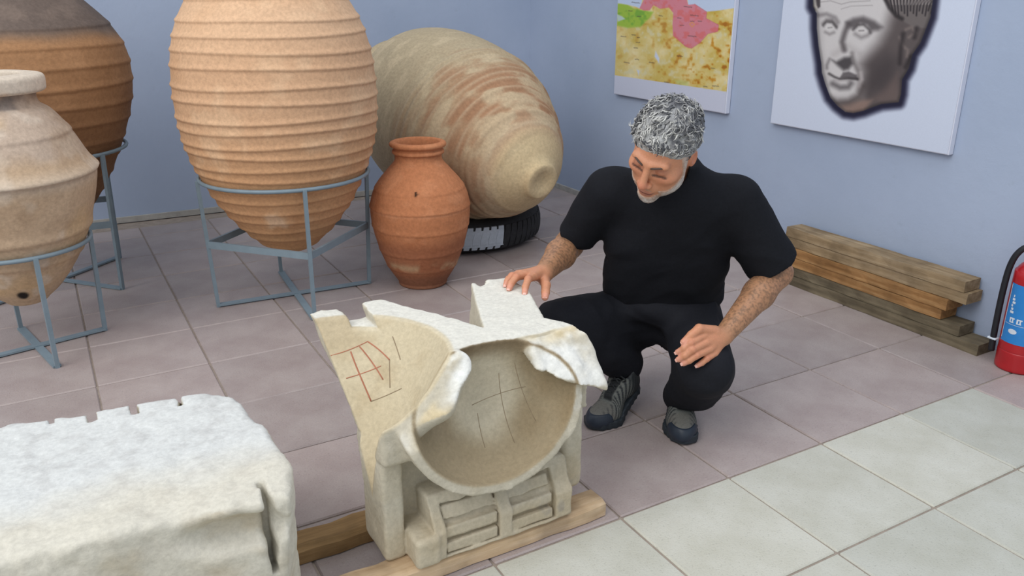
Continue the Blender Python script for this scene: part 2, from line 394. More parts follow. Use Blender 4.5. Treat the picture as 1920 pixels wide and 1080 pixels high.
    dk(stroke(P, [(745, -20), (790, 70), (850, 140), (900, 165)], 34, 34)*.85)
    dk(area_a(P, [(60, -100), (120, 110), (180, 60), (180, -100)], 20), (70, 64, 66)); L = over(L, stroke(P, [(120, -60), (135, 50), (150, 85)], 26, 22), (178, 172, 166))
    for a in ([(935, 260), (985, 240), (1020, 290), (960, 330)], [(925, 420), (950, 440), (945, 500)], [(880, 330), (905, 400)]): L = over(L, stroke(P, a, 26, 30)*.6, (128, 116, 112))
    for a in ([(910, 300), (890, 420), (880, 560)], [(930, 590), (975, 500)], [(1010, 330), (1030, 250)]): dk(stroke(P, a, 36, 44)*.75, (44, 39, 42))
    e = sstep(0, 34, -d)[:, None]
    return C*(1-sstep(-6, 4, -d)[:, None])+(L*(.72+.28*e))*sstep(-6, 4, -d)[:, None]
def paint_map(Y, Z):
    P = homog(H_MAP, Y, Z); Q = np.stack([P[:, 0]/110, P[:, 1]/110, np.zeros(len(P))], 1)
    C = np.tile(np.array([192., 196, 214]), (len(P), 1)); n = fbm(Q, .9, 4); n2 = fbm(Q+3, 2.2, 3)
    land = np.array([206., 186, 118])+n[:, None]*np.array([26, 34, 66])
    east = sstep(200, 950, P[:, 0])*.8+.2
    land = over(land, sstep(.02, .42, n2)*east*.85, (188, 128, 32)); land = over(land, sstep(.28, .6, n2-n*.3)*east*.7, (150, 92, 30))
    land = over(land, sstep(.1, .5, -n2)*.7, (206, 200, 168)); land = over(land, area_a(P, [(440, 470), (475, 540), (470, 580), (430, 520)], 16), (196, 204, 224)); land = over(land, area_a(P, [(265, 640), (290, 650), (285, 700)], 14), (196, 204, 224))
    land = over(land, area_a(P, [(620, 740), (740, 745), (740, 790), (650, 790)], 40)*.6, (176, 196, 130))
    grn = [(85, 30), (180, 42), (240, 78), (330, 98), (420, 110), (385, 165), (340, 205), (300, 248), (180, 258), (85, 235)]
    land = over(land, area_a(P, grn, 26), (150, 180, 66)); land = over(land, area_a(P, grn, 20)*sstep(0, .4, n2)*.7, (104, 156, 60))
    land = over(land, area_a(P, [(60, -200), (60, 28), (130, 35), (235, 55), (300, 80), (360, -200)], 10), (184, 198, 222))
    land = over(land, area_a(P, [(80, 130), (130, 150), (160, 175), (90, 200)], 14)*.8, (184, 198, 222))
    pink = [(290, 78), (330, 0), (360, -200), (700, -200), (725, -10), (740, 45), (800, 38), (910, 110), (905, 170), (1020, 230), (1012, 290), (920, 312), (850, 392), (770, 446), (720, 432), (660, 380), (600, 330), (595, 230), (602, 120), (562, 70), (480, 82), (420, 48), (385, 96), (330, 96)]
    land = over(land, area_a(P, [(705, -200), (740, 45), (800, 50), (905, 108), (1000, 100), (1200, 70), (1200, -200)], 10), (184, 198, 222))
    land = over(land, area_a(P, pink, 8), (202, 126, 138)); land = over(land, area_a(P, pink, 8)*sstep(-.05, .3, n2)*.6, (206, 100, 96))
    land = over(land, stroke(P, pink[6:16], 6, 6)*.5, (176, 96, 112)); land = over(land, stroke(P, [(752, 222), (776, 206), (798, 226), (776, 248), (752, 222)], 8, 8)*.7, (214, 150, 70))
    rg = np.random.default_rng(3)
    words = [(220, 22, 80), (760, 140, 90), (640, 165, 50), (760, 195, 40), (830, 195, 50), (665, 232, 40), (740, 330, 80), (700, 60, 90), (120, 335, 60), (220, 320, 40), (270, 345, 30), (260, 390, 40), (240, 440, 50), (380, 575, 60), (950, 628, 50), (640, 515, 60), (520, 755, 55), (250, 545, 40), (880, 795, 50), (960, 790, 70), (470, 145, 40), (150, 575, 60), (270, 150, 50), (190, 100, 40)]
    for x, y, w in words:                                  # place names, too small to read
        for q in range(int(w/13)): land = over(land, stroke(P, [(x+q*13, y+q*1.5), (x+q*13+8, y+q*1.5+rg.uniform(-3, 3))], 7, 5)*.6, (70, 62, 60))
    m = (1-sstep(-2, 2, P[:, 1]-(693+(P[:, 0]-62)*.149)))*sstep(-2, 2, P[:, 0]-(92-P[:, 1]*.042))
    return C*(1-m[:, None])+land*m[:, None]

poster('map_poster', 'white poster with a yellow, pink and green relief map', 1.772, 2.772, .747, 1.75, 1.968, .03, paint_map, 300, 300, 'map_print')
poster('bust_poster', 'white poster with a grey marble portrait head on it', .487, 1.452, .741, 1.95, 1.968, .03, paint_bust, 330, 400, 'head_print')

# ------------------------------------------------------------------ jars, stands, tyre
M_clay = vcol('fired_clay', .85, .2, 70, .82, 1.14, .0015)
def lathe_jar(prof, step, seg, disp, colf):
    pr = resample(prof, step)
    V, Q = lathe_data(pr[:, ::1], seg); th = np.arctan2(V[:, 1], V[:, 0]); r = np.hypot(V[:, 0], V[:, 1])
    d = disp(th, V[:, 2], V) if disp else 0
    k = np.where(r > 1e-4, (r+d)/np.maximum(r, 1e-4), 1); V = V*np.stack([k, k, np.ones_like(k)], 1)
    return V, Q, colf(th, V[:, 2], V)
def blend(c, a, c2): return c*(1-np.asarray(a)[:, None])+np.array(c2, float)*np.asarray(a)[:, None]
def pot(name, label, loc, prof, disp, colf, rim=None, step=.006, seg=180, rimcol=None):
    r = empty(name, loc); tag(r, label, 'jar')
    V, Q, C = lathe_jar(prof, step, seg, disp, colf); link('body', mesh('jar_body', V, Q, M_clay, True, C), r, (0, 0, 0))
    if rim is not None:
        V, Q, C = lathe_jar(rim, step, seg, lambda t, z, P: .003*fbm(P, 9, 2), rimcol or colf); link('rim', mesh('jar_rim', V, Q, M_clay, True, C), r, (0, 0, 0))
    return r
def ridges(zs, amp, w, wav=.006):
    zs = np.array(zs); ph = RNG.uniform(0, 6.28, len(zs))
    def f(th, z, V):
        d = 0
        for zi, p in zip(zs, ph):
            u = (z-zi-wav*np.sin(th+p)-wav*.4*np.sin(3*th+2*p))/w
            d = d+amp*np.exp(-np.where(u > 0, u*.55, u*1.5)**2)
        return d+.003*fbm(V, 5, 3)
    return f
# big ribbed jar in the middle
zz = [1.40-.066*k for k in range(9)]; zz += [zz[-1]-.05*k for k in range(1, 13)]
rg0 = ridges([z+RNG.uniform(-.007, .007) for z in zz if z > .27], .0070, .0072)
def c_mid(th, z, V):
    C = np.tile(np.array([202., 162, 128]), (len(V), 1)); n = fbm(V, 3, 4); m = fbm(V+5, 9, 3)
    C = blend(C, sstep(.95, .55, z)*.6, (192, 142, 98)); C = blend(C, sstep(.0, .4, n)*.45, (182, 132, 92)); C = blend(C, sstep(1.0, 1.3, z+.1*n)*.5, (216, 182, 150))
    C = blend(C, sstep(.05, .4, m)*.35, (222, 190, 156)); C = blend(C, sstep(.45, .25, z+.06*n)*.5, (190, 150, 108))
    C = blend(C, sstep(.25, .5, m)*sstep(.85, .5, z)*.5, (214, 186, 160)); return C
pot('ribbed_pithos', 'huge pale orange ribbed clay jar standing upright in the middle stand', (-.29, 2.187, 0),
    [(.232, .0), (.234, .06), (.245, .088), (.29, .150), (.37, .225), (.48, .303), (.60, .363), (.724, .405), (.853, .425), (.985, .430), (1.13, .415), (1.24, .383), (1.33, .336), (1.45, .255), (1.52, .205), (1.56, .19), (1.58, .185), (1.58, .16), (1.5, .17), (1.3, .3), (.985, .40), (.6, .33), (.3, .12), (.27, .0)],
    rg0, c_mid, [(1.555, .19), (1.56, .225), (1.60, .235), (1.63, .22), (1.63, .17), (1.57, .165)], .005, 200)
# dark jar at the back left
rg1 = ridges([1.22-.085*k for k in range(10)], .006, .010, .004)
def c_dark(th, z, V):
    n = fbm(V, 2.5, 4); m = fbm(V+3, 10, 3); C = np.tile(np.array([158., 118, 84]), (len(V), 1))
    C = blend(C, sstep(.0, .4, n)*.5, (130, 92, 64)); C = blend(C, sstep(.05, .4, m)*.4, (176, 134, 98))
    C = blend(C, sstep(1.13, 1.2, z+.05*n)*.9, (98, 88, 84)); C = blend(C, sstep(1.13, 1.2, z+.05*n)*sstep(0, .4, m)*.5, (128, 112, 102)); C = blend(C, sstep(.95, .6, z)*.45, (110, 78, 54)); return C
pot('dark_pithos', 'huge brown clay jar with blackened shoulder at the back left', (-1.26, 2.97, 0),
    [(.26, 0), (.262, .08), (.30, .14), (.40, .225), (.52, .305), (.63, .362), (.708, .395), (.835, .441), (.961, .467), (1.11, .460), (1.232, .400), (1.327, .315), (1.42, .225), (1.5, .19), (1.54, .185), (1.54, .15), (1.3, .27), (1.0, .42), (.6, .3), (.3, .1), (.3, 0)],
    rg1, c_dark, [(1.52, .19), (1.53, .225), (1.57, .235), (1.60, .215), (1.60, .16), (1.53, .15)], .006, 180)
# pale jar, front left
def d_pale(th, z, V):
    w = .004*np.sin(2*th+1); d = .004*fbm(V, 6, 3)
    for zi, a in ((.726, .012), (.872, .006), (.50, .007), (.40, .007)): u = (z-zi-w)/.012; d = d+a*np.exp(-np.where(u > 0, u*.5, u*1.6)**2)
    return d
def c_pale(th, z, V):
    n = fbm(V, 4, 4); m = fbm(V+9, 12, 3); C = np.tile(np.array([194., 168, 140]), (len(V), 1)); C = blend(C, sstep(.0, .5, fbm(V+31, 7, 4))*.5, (158, 132, 106))
    C = blend(C, sstep(.74, .80, z+.05*n)*.75, (184, 166, 152)); C = blend(C, sstep(.05, .4, n)*.6, (204, 172, 130)); C = blend(C, sstep(.1, .45, m)*.6, (216, 202, 186))
    C = blend(C, sstep(.15, .5, -n+.3*m)*.4, (164, 138, 112)); C = blend(C, sstep(.78, .72, z)*sstep(.66, .72, z)*.35, (214, 206, 196))
    C = blend(C, sstep(.966, .975, z)*sstep(1.03, 1.02, z)*.6*sstep(-.3, .3, m), (92, 84, 82))
    a = np.array([-.075, -.125]); dd = np.hypot(np.arctan2(np.sin(th+1.62), np.cos(th+1.62))*.14, z-.272)
    return blend(C, sstep(.026, .012, dd+.01*m), (40, 34, 32))
def c_prim(th, z, V):
    n = fbm(V, 8, 3); C = np.tile(np.array([206., 192, 176]), (len(V), 1)); return blend(C, sstep(.05, .3, n)*.7, (196, 152, 118))
pot('pale_storage_jar', 'weathered pale clay jar with thick flat rim at the left', (-1.38, 2.1, 0),
    [(.205, 0), (.206, .06), (.225, .085), (.269, .133), (.341, .188), (.424, .238), (.509, .277), (.616, .308), (.70, .325), (.73, .326), (.787, .300), (.873, .258), (.946, .212), (.975, .176), (1.0, .168), (1.03, .168), (1.03, .13), (.98, .13), (.9, .2), (.7, .28), (.4, .2), (.25, .08), (.24, 0)],
    d_pale, c_pale, [(1.020, .165), (1.021, .194), (1.027, .203), (1.034, .2065), (1.066, .2075), (1.078, .203), (1.084, .192), (1.087, .16), (1.08, .13), (1.02, .13), (1.020, .165)], .006, 160, c_prim)
# orange jar on the floor
def d_or(th, z, V):
    d = .0025*fbm(V, 8, 3)
    for zi, a in ((.400, .004), (.305, .003), (.49, .0025), (.19, .003), (.10, .0025)): u = (z-zi-.003*np.sin(th+zi*40))/.009; d = d+a*np.exp(-np.where(u > 0, u*.6, u*1.6)**2)
    return d
def c_or(th, z, V):
    n = fbm(V, 5, 4); m = fbm(V+9, 15, 3); C = np.tile(np.array([186., 122, 84]), (len(V), 1))
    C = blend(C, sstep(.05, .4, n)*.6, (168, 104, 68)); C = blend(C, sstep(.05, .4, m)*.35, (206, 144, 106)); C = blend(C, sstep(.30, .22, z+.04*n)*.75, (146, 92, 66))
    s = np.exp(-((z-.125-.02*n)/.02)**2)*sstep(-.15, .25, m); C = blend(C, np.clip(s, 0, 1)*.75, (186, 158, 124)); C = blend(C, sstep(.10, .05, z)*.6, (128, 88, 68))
    dd = np.hypot(np.arctan2(np.sin(th+2.06), np.cos(th+2.06))*.2, z-.497); C = blend(C, sstep(.0105, .008, dd), (22, 14, 12))
    C = blend(C, sstep(.40, .396, z)*sstep(.385, .392, z)*.35, (212, 152, 116)); return C
pot('orange_jar', 'smooth orange clay jar with open mouth standing on the floor', (.31, 2.055, 0),
    [(0, 0), (.0, .10), (.004, .118), (.018, .120), (.03, .127), (.10, .170), (.19, .205), (.296, .231), (.38, .240), (.45, .230), (.513, .199), (.575, .147), (.610, .116), (.635, .110), (.665, .112), (.665, .094), (.62, .092), (.55, .135), (.4, .215), (.2, .19), (.04, .1), (.03, 0)],
    d_or, c_or, [(.645, .108), (.650, .122), (.662, .122), (.668, .114), (.676, .118), (.684, .132), (.696, .133), (.703, .124), (.703, .106), (.68, .096), (.645, .096)], .004, 128)
# the lying jar, resting on a tyre
ax = np.array([math.cos(-1.456)*math.cos(.235), math.sin(-1.456)*math.cos(.235), -math.sin(.235)]); a2 = nrm(np.cross(ax, [0, 0, 1])); a3 = np.cross(a2, ax)
RL = np.stack([a2, a3, ax], 1); LC = np.array([.845, 2.652, .635])
def d_lie(th, z, V):
    d = .006*fbm(V, 2.5, 3)
    for k in range(13): zi = .08+.045*k; u = (z-zi-.008*np.sin(th+k*1.7)-.004*np.sin(3*th+k))/.012; d = d+.0105*np.exp(-np.where(u < 0, u*.6, u*1.5)**2)*(.6+.4*np.sin(k*2.1))
    return d
def c_lie(th, z, V):
    n = fbm(V, 2.6, 4); m = fbm(V*np.array([1, 1, 2.5])+4, 8, 3); C = np.tile(np.array([176., 160, 132]), (len(V), 1))
    C = blend(C, sstep(.0, .45, z+.14*n)*.6, (172, 136, 104)); C = blend(C, sstep(-.3, .5, m+.5*n)*sstep(-.1, .3, z)*.6, (152, 106, 78)); C = blend(C, sstep(.05, .35, -m+.4*n)*.6, (196, 178, 148))
    rl = sum(np.exp(-((z-.074-.045*k-.008*np.sin(th+k*1.7)-.004*np.sin(3*th+k))/.009)**2) for k in range(12)); C = blend(C, np.clip(rl, 0, 1)*sstep(-.4, .3, m)*.45, (198, 182, 154)); C = blend(C, sstep(.05, .4, n)*sstep(.35, -.1, z)*.35, (150, 140, 118)); C = blend(C, sstep(.58, .65, z+.03*m)*.85, (196, 172, 128)); C = blend(C, sstep(.5, .6, z+.05*m)*.4, (200, 184, 156)); return C
r = empty('lying_pithos', tuple(LC)); tag(r, 'huge cream and rust clay jar lying on its side in the corner', 'jar')
pl = [(-.80, .17), (-.79, .20), (-.74, .24), (-.66, .33), (-.54, .41), (-.33, .468), (-.11, .487), (.11, .472), (.27, .428), (.43, .35), (.54, .285), (.62, .222), (.67, .166), (.70, .124), (.722, .102), (.742, .094), (.752, .086), (.752, .06), (.742, .03), (.738, 0)]
V, Q, C = lathe_jar([(z*.99, q) for z, q in pl], .006, 180, d_lie, c_lie)
link('body', mesh('jar_body', V@RL.T, Q, M_clay, True, C), r, (0, 0, 0))
V, Q, C = lathe_jar([(-.80, .15), (-.80, .23), (-.82, .25), (-.86, .25), (-.875, .22), (-.87, .16), (-.82, .14), (-.6, .28), (-.3, .43)], .008, 120, None, c_lie)
link('rim', mesh('jar_rim', V@RL.T, Q, M_clay, True, C), r, (0, 0, 0))
# tyre
M_rub = plain('tyre_rubber', rgb(46, 46, 48), .85, .25, var=.2, scale=40, bd=.001); M_white = plain('white_paint', rgb(178, 186, 196), .6, .3, var=.08, scale=60)
TX, TY = .86, 2.715; r = empty('tyre', (TX, TY, 0)); tag(r, 'black tyre with white painted tread under the lying jar', 'tyre')
V, Q = lathe_data(resample([(.05, .255), (.012, .30), (.004, .36), (.014, .41), (.035, .440), (.07, .452), (.125, .452), (.16, .440), (.181, .41), (.191, .36), (.183, .30), (.145, .255), (.14, .262), (.17, .31), (.172, .40), (.10, .435), (.03, .40), (.03, .31), (.055, .262), (.05, .255)], .012), 96)
link('carcass', mesh('carcass', V, Q, M_rub), r, (0, 0, 0))
tw = []; tb = []
for k in range(64):
    a = k*2*math.pi/64; dl = math.atan2(math.sin(a+1.88), math.cos(a+1.88))
    for s in (-1, 1):
        ps = []
        for w, zq in ((0, .0985), (.5, .0985+s*.03), (1, .0985+s*.062)):
            aa = a+.03*w*s; rr = .4585-.009*w**3; ps.append((rr*math.cos(aa), rr*math.sin(aa), zq))
        v, f = [], []
        for q, p in enumerate(ps):
            t = np.array([-math.sin(a), math.cos(a), 0])*.0216*(1-.16*q); n_ = np.array([math.cos(a), math.sin(a), 0])
            v += [np.array(p)-t, np.array(p)+t, np.array(p)+t-n_*.014, np.array(p)-t-n_*.014]
        for q in (0, 1):
            for e in range(4): f.append((q*4+e, q*4+(e+1) % 4, q*4+4+(e+1) % 4, q*4+4+e))
        f += [(0, 1, 2, 3), (11, 10, 9, 8)]; (tw if -1.1 < dl < .33 else tb).append((np.array(v), f))
aa = np.linspace(-1.88-1.1, -1.88+.36, 60); bv = []; 
for a in aa: bv += [(q*math.cos(a), q*math.sin(a), z) for q, z in ((.4548, .052), (.4565, .075), (.4565, .122), (.4548, .145))]
tw.append((np.array(bv), [(4*k+e, 4*k+4+e, 4*k+5+e, 4*k+1+e) for k in range(59) for e in range(3)]))
o = link('tread', mesh('tread', *join(tb), M_rub, False), r, (0, 0, 0)); o = link('white_tread', mesh('white_tread', *join(tw), M_white, False), r, (0, 0, 0)); o['label'] = 'white painted tread'
# stands
M_steel = plain('grey_painted_steel', rgb(122, 138, 148), .45, .4, var=.08, scale=20)
def stand(name, label, c, ang, rf, rr, zr, zm, ring_r=.009, rot=0):
    r = empty(name, (*c, 0)); tag(r, label, 'stand', 'grey steel jar stands')
    th = np.arange(64)*2*np.pi/64
    link('ring', mesh('stand_ring', *tube_data(np.stack([rr*np.cos(th), rr*np.sin(th), np.full(64, zr)], 1), ring_r, 8, True), M_steel), r, (0, 0, 0))
    ft = []
    for k in range(4):
        a = ang+k*math.pi/2; d = np.array([math.cos(a), math.sin(a), 0]); top = d*(rr+.008)+np.array([0, 0, zr]); bot = d*rf; ft.append((top, bot))
        link('leg', mesh('leg', *bar_data(bot, top, .016, .016, d), M_steel, False), r, (0, 0, 0))
    if zm:
        t = zm/zr; m = [b*(1-t)+a*t for a, b in ft]
        for k in range(4): link('rail', mesh('rail', *bar_data(m[k], m[(k+1) % 4], .012, .030), M_steel, False), r, (0, 0, 0))
    for k in range(2): link('foot_bar', mesh('foot_bar', *bar_data(ft[k][1]+[0, 0, .006+.004*k], ft[k+2][1]+[0, 0, .006+.004*k], .03, .008), M_steel, False), r, (0, 0, 0))
    return r
stand('jar_stand', 'grey steel stand holding the ribbed jar in the middle', (-.29, 2.187), math.atan2(1.833-2.187, -.31+.29), .358, .372, .59, .30)
stand('jar_stand', 'grey steel stand holding the dark jar at the back left', (-1.26, 2.97), math.atan2(2.677-2.97, -1.007+1.26), .387, .396, .66, .33)
stand('jar_stand', 'grey steel stand holding the weathered pale jar', (-1.38, 2.1), math.atan2(1.846-2.1, -1.32+1.38), .26, .262, .445, None)

# ------------------------------------------------------------------ timber stack against the right wall
M_tim = [wood('timber_a', rgb(120, 100, 74), rgb(150, 130, 102), rgb(178, 160, 134), 'Y'), wood('timber_b', rgb(116, 82, 48), rgb(156, 116, 74), rgb(184, 148, 104), 'Y'), wood('timber_c', rgb(84, 76, 62), rgb(112, 102, 84), rgb(140, 128, 106), 'Y')]
PLK = [('bottom', 1.868, .155, .000, .047, 2, 'dark grey timber at the bottom of the stack by the wall'),
       ('b', 1.878, .25, .047, .093, 2, 'weathered timber second from the bottom of the stack'),
       ('c', 1.872, .335, .093, .140, 1, 'orange-brown timber third from the bottom of the stack'),
       ('d', 1.868, .315, .140, .187, 1, 'orange-brown timber third from the top of the stack'),
       ('e', 1.880, .245, .187, .234, 0, 'grey-brown timber second from the top of the stack'),
       ('f', 1.876, .262, .234, .282, 0, 'pale grey-brown timber on top of the stack by the wall')]
for n_, x, y, z0, z1, mi, lb in PLK:
    yl = 1.20+RNG.uniform(-.02, .02); v, f = box_data((x, y, z0), (1.992-RNG.uniform(0, .02), yl, z1-.0012), .004)
    nseg = 14; prof = [(x, z0), (x, z1), (1.985, z1), (1.985, z0)]; V = []
    for k in range(nseg+1):
        yy = y+(yl-y)*k/nseg
        for (px, pz), sx in zip(prof, (-1, -1, 1, 1)):
            V.append((px+(RNG.uniform(0, .006) if sx < 0 else -.004), yy, pz-(RNG.uniform(.0008, .0045) if pz == z1 else 0)))
    F_ = [(k*4+e, k*4+(e+1) % 4, k*4+4+(e+1) % 4, k*4+4+e) for k in range(nseg) for e in range(4)]+[(3, 2, 1, 0), tuple(nseg*4+e for e in range(4))]
    o = link('timber', mesh('timber', V, F_, M_tim[mi], False)); recentre(o, ((x+1.985)/2, y, z0)); tag(o, lb, 'timber', 'timbers stacked against the right wall')

# ------------------------------------------------------------------ fire extinguisher
M_red = plain('red_enamel', rgb(168, 28, 34), .3, .5, var=.08, scale=12); M_blk = plain('black_rubber', rgb(30, 31, 36), .5, .35); M_blue = plain('blue_label', rgb(44, 126, 196), .35, .4, var=.05); M_wlab = plain('white_print', rgb(205, 214, 224), .4, .3, var=.03); M_chrome = plain('steel_valve', rgb(150, 152, 156), .3, .6, .8)
EX, EY = 1.912, .02; r = empty('fire_extinguisher', (EX, EY, 0)); tag(r, 'red fire extinguisher with blue label and black hose at right edge', 'extinguisher')
R0 = .076
V, Q = lathe_data(resample([(0, 0), (0, .066), (.006, R0), (.03, R0), (.075, R0+.0008), (.079, R0-.0018), (.083, R0+.0002), (.36, R0), (.39, .071), (.415, .055), (.43, .033), (.436, .022), (.45, .020), (.45, 0)], .008), 64); link('cylinder', mesh('cylinder', V, Q, M_red), r, (0, 0, 0))
def wrap(a0, a1, z0, z1, rad, n=24):
    aa = np.linspace(a0, a1, n); V = [(rad*math.cos(a), rad*math.sin(a), z) for a in aa for z in (z0, z1)]
    return V, [(2*k, 2*k+2, 2*k+3, 2*k+1) for k in range(n-1)]
th0 = math.atan2(-1.527-EY, -1.217-EX)                    # the label faces the room
v, f = wrap(th0-1.15, th0+1.05, .115, .345, R0+.0012, 40); lab = link('label', mesh('label', v, f, M_blue), r, (0, 0, 0)); lab['label'] = 'blue label with white print'
tx = [wrap(th0-1.13, th0-1.07, .125, .34, R0+.002)]
for k in range(6): tx.append(wrap(th0-.86+.03*(k % 2), th0-.66-.05*(k % 3), .232+k*.0125, .241+k*.0125, R0+.002, 6))
for a, w in ((-.78, .26), (-.42, .26), (-.06, .2)):
    tx += [wrap(th0+a, th0+a+w, .211, .216, R0+.002, 8), wrap(th0+a, th0+a+w*.3, .196, .216, R0+.002, 6), wrap(th0+a+w*.55, th0+a+w*.8, .196, .216, R0+.002, 6), wrap(th0+a, th0+a+w*.9, .196, .200, R0+.002, 8)]
for k in range(9):
    h_ = .010*math.sqrt(max(0, 1-((k-4)/4.6)**2)); tx.append(wrap(th0-.72+k*.045, th0-.672+k*.045, .163-h_, .163+h_, R0+.002, 3))
tx.append(wrap(th0-1.0, th0+1.0, .1885, .190, R0+.002, 24))
link('print', mesh('print', *join(tx), M_wlab), lab)
lab.children[0].location = (0, 0, 0)
v1 = box_data((-.016, -.016, .445), (.016, .016, .49), .003); v2 = bar_data((-.01, 0, .487), (.09, -.05, .515), .018, .004); v3 = bar_data((-.01, 0, .478), (.085, -.047, .47), .016, .004)
link('valve', mesh('valve', *v1, M_chrome, False), r, (0, 0, 0)); link('handle', mesh('handle', *join([v2, v3]), M_blk, False), r, (0, 0, 0))
hp = np.array([(0, .0, .468), (-.018, .015, .488), (-.036, .040, .482), (-.048, .064, .448), (-.052, .078, .39), (-.052, .083, .30), (-.050, .084, .2), (-.048, .083, .10), (-.046, .082, .05)])
hose = link('hose', mesh('hose', *tube_data(resample(hp, .012), .0115, 12), M_blk), r, (0, 0, 0))
link('hose_clip', mesh('hose_clip', *box_data((-.062, .066, .098), (-.036, .100, .106), .002), M_wlab, False), hose, (0, 0, 0))

# ------------------------------------------------------------------ stones on beams
M_stone = vcol('weathered_marble', .85, .2, 90, .86, 1.10, .0016)
M_beam1 = wood('pale_beam', rgb(172, 142, 108), rgb(198, 172, 140), rgb(214, 192, 166), 'X'); M_beam2 = wood('brown_beam', rgb(100, 78, 50), rgb(138, 110, 74), rgb(160, 132, 94), 'X')
def beam(name, label, x0, x1, y0, y1, z1, mat, slope=0.0):
    n = 24; V = []
    cs = [(y0, .003), (y0, z1-.012), (y0+.012, z1), (y1-.012, z1), (y1, z1-.012), (y1, .0)]
    for k in range(n+1):
        x = x0+(x1-x0)*k/n; j = .002*math.sin(k*1.9)+.0015*math.sin(k*3.7+y0*9); e = .02 if k == n else 0
        for y, z in cs: V.append((x-(.004 if z > z1-.005 and k == n else 0), y+slope*(x-x1)+j, z-(.002*math.sin(k*2.3+y*30)+.002 if z > .02 else 0)))
    m = len(cs); F_ = [(k*m+e, k*m+(e+1) % m, k*m+m+(e+1) % m, k*m+m+e) for k in range(n) for e in range(m)]+[tuple(range(m))[::-1], tuple(n*m+e for e in range(m))]
    o = link(name, mesh(name, V, [q[::-1] for q in F_], mat, False)); recentre(o, ((x0+x1)/2, (y0+y1)/2, 0)); return tag(o, label, 'beam')
beam('timber_beam', 'pale timber beam lying under the front of the carved sundial stone', -1.45, -.035, .022, .102, .053, M_beam1)
beam('timber_beam', 'brown timber beam running from the marble block under the sundial', -1.75, -.22, .236, .322, .053, M_beam2)

SC0, SRR = np.array([-.385, -.012, .455]), np.array([.216, .145, .202])           # bowl of the front dial
def cone(P):                                                      # conical hollow of the left dial, point down
    t = (P[:, 2]-.195)/.371; w = .246*np.clip(t, .02, 2)**.35; c = .148+.062*t
    return (np.sqrt(((P[:, 0]+.676)/.236)**2+((P[:, 1]-c)/w)**2)-t)*.16
def f_sundial(P):
    x, y, z = P.T
    nz = fbm(P, 14, 3); nb = fbm(P+1.7, 30, 2)
    back = np.maximum(.205+.30*(z-.1), .312+1.28*(z-.405)); back = np.minimum(back, .515)
    xl = -.652-.12*np.clip(z-.34, 0, .3)
    body = np.maximum.reduce([xl-x, x+.085-.10*np.clip(z-.40, 0, .1), .060-y, (y-back)*.7, .34-z, z-.566])
    low = np.maximum.reduce([-.650-x, x+.085, .135-y, (y-back)*.7, .062-z, z-.4]); d = smin(body, low, .006)
    # bowl shell bulging forward of the corner blocks
    outer = Ell((-.385, .020, .462), (.246, .30, .236))(P)
    bulge = np.maximum.reduce([outer, -.022+.10*(z-.25)-y, (y-back)*.7, z-.566]); d = smin(d, bulge, .008)
    # chamfer broken along the front edge
    chm = z-.566+.92*np.clip(.092-y, -.2, 1)+.62*np.clip(-.47-x, 0, 1)*sstep(.2, .05, y); chm = np.where(y < .092, chm, -.05)
    d = smax(d, chm*.7+.010*nz+.004*nb, .008)
    # pillars, base
    d = smin(d, sbox(P, (-.660, .076, .050), (-.604, .23, .372), .012), .012)
    d = smin(d, sbox(P, (-.664, .048, .335), (-.582, .22, .442), .012), .014)
    d = smin(d, sbox(P, (-.148, .082, .075), (-.074, .22, .42), .022), .012)
    base = np.maximum(sbox(P, (-.552, .016, .050), (-.150, .22, .212), .008), (-(y-.020)+.62*(z-.135))*.85)
    d = smin(d, base, .006)
    d = smin(d, sbox(P, (-.606, .008, .050), (-.540, .15, .132), .012), .005)
    for x0, x1 in ((-.522, -.372), (-.338, -.205)):                            # relief panels of horizontal bars
        yy = .020+np.clip(.62*(z-.135), 0, 1)
        rec = np.maximum.reduce([x0-x, x-x1, .060-z, z-.190, y-(yy+.022)]); d = smax(d, -rec, .004)
        for k in range(3):
            zc = .078+.043*k; bar = np.maximum.reduce([x0+.002-x, x-x1+.006, np.abs(z-zc)-.0145, y-.1, (yy+.001+.004*k)-y]); d = smin(d, bar, .005)
    # hollows of the four dials, and the broken masses left between them
    d = smax(d, -Ell(SC0, SRR)(P), .006)
    strip = union([Cap((-.455, .085, .535), (-.520, .058, .475), .040, .050, .02), Cap((-.520, .060, .475), (-.600, .080, .405), .048, .040, .02)], P, .2)
    strip = smax(strip, (z-.566+.92*np.clip(.092-y, -.2, 1)+.62*np.clip(-.47-x, 0, 1))*.7+.008*nz+.005*nb, .006); d = smin(d, strip, .006)
    tip = np.maximum.reduce([.436-z-.30*(x+.115)+.5*np.clip(y-.0, 0, 1), z-.566, x+.080-.25*np.clip(y, -.1, .0), -.262-x, -.024-y, y-.12])
    tip = smax(tip, (z-.566+.92*(.092-y))*.7, .022)+.006*nz+.001*nb
    d = smin(d, tip, .008)
    d = smax(d, -cone(P), .005)
    wedge = np.abs(x+.322+.03*(y-.2))-.43*(y-.198)+.22*(.566-z); d = smax(d, -np.maximum(wedge*.9, .30-z), .008)
    cut = -.152+np.maximum(.36*(y-.176), -.49*(y-.176))+.20*(.566-z); d = smax(d, -np.maximum((cut-x)*.85, .38-z), .008)
    d = smax(d, -np.maximum(sbox(P, (-.598, .36, .540), (-.535, .60, .62), .0), -1)+.006*nz, .006)
    d = smax(d, -(np.linalg.norm(P-np.array([-.165, .50, .585]), axis=1)-.030)+.004*nz, .006)
    d = smax(d, -Ell((-.345, .02, .575), (.080, .085, .05))(P)+.006*nz, .01)
    inb = np.minimum(np.abs(Ell(SC0, SRR)(P)), np.abs(cone(P)))
    return d+(.0045*nz+.004*fbm(P+3, 6, 2))*sstep(.0, .03, inb)+.001*nb
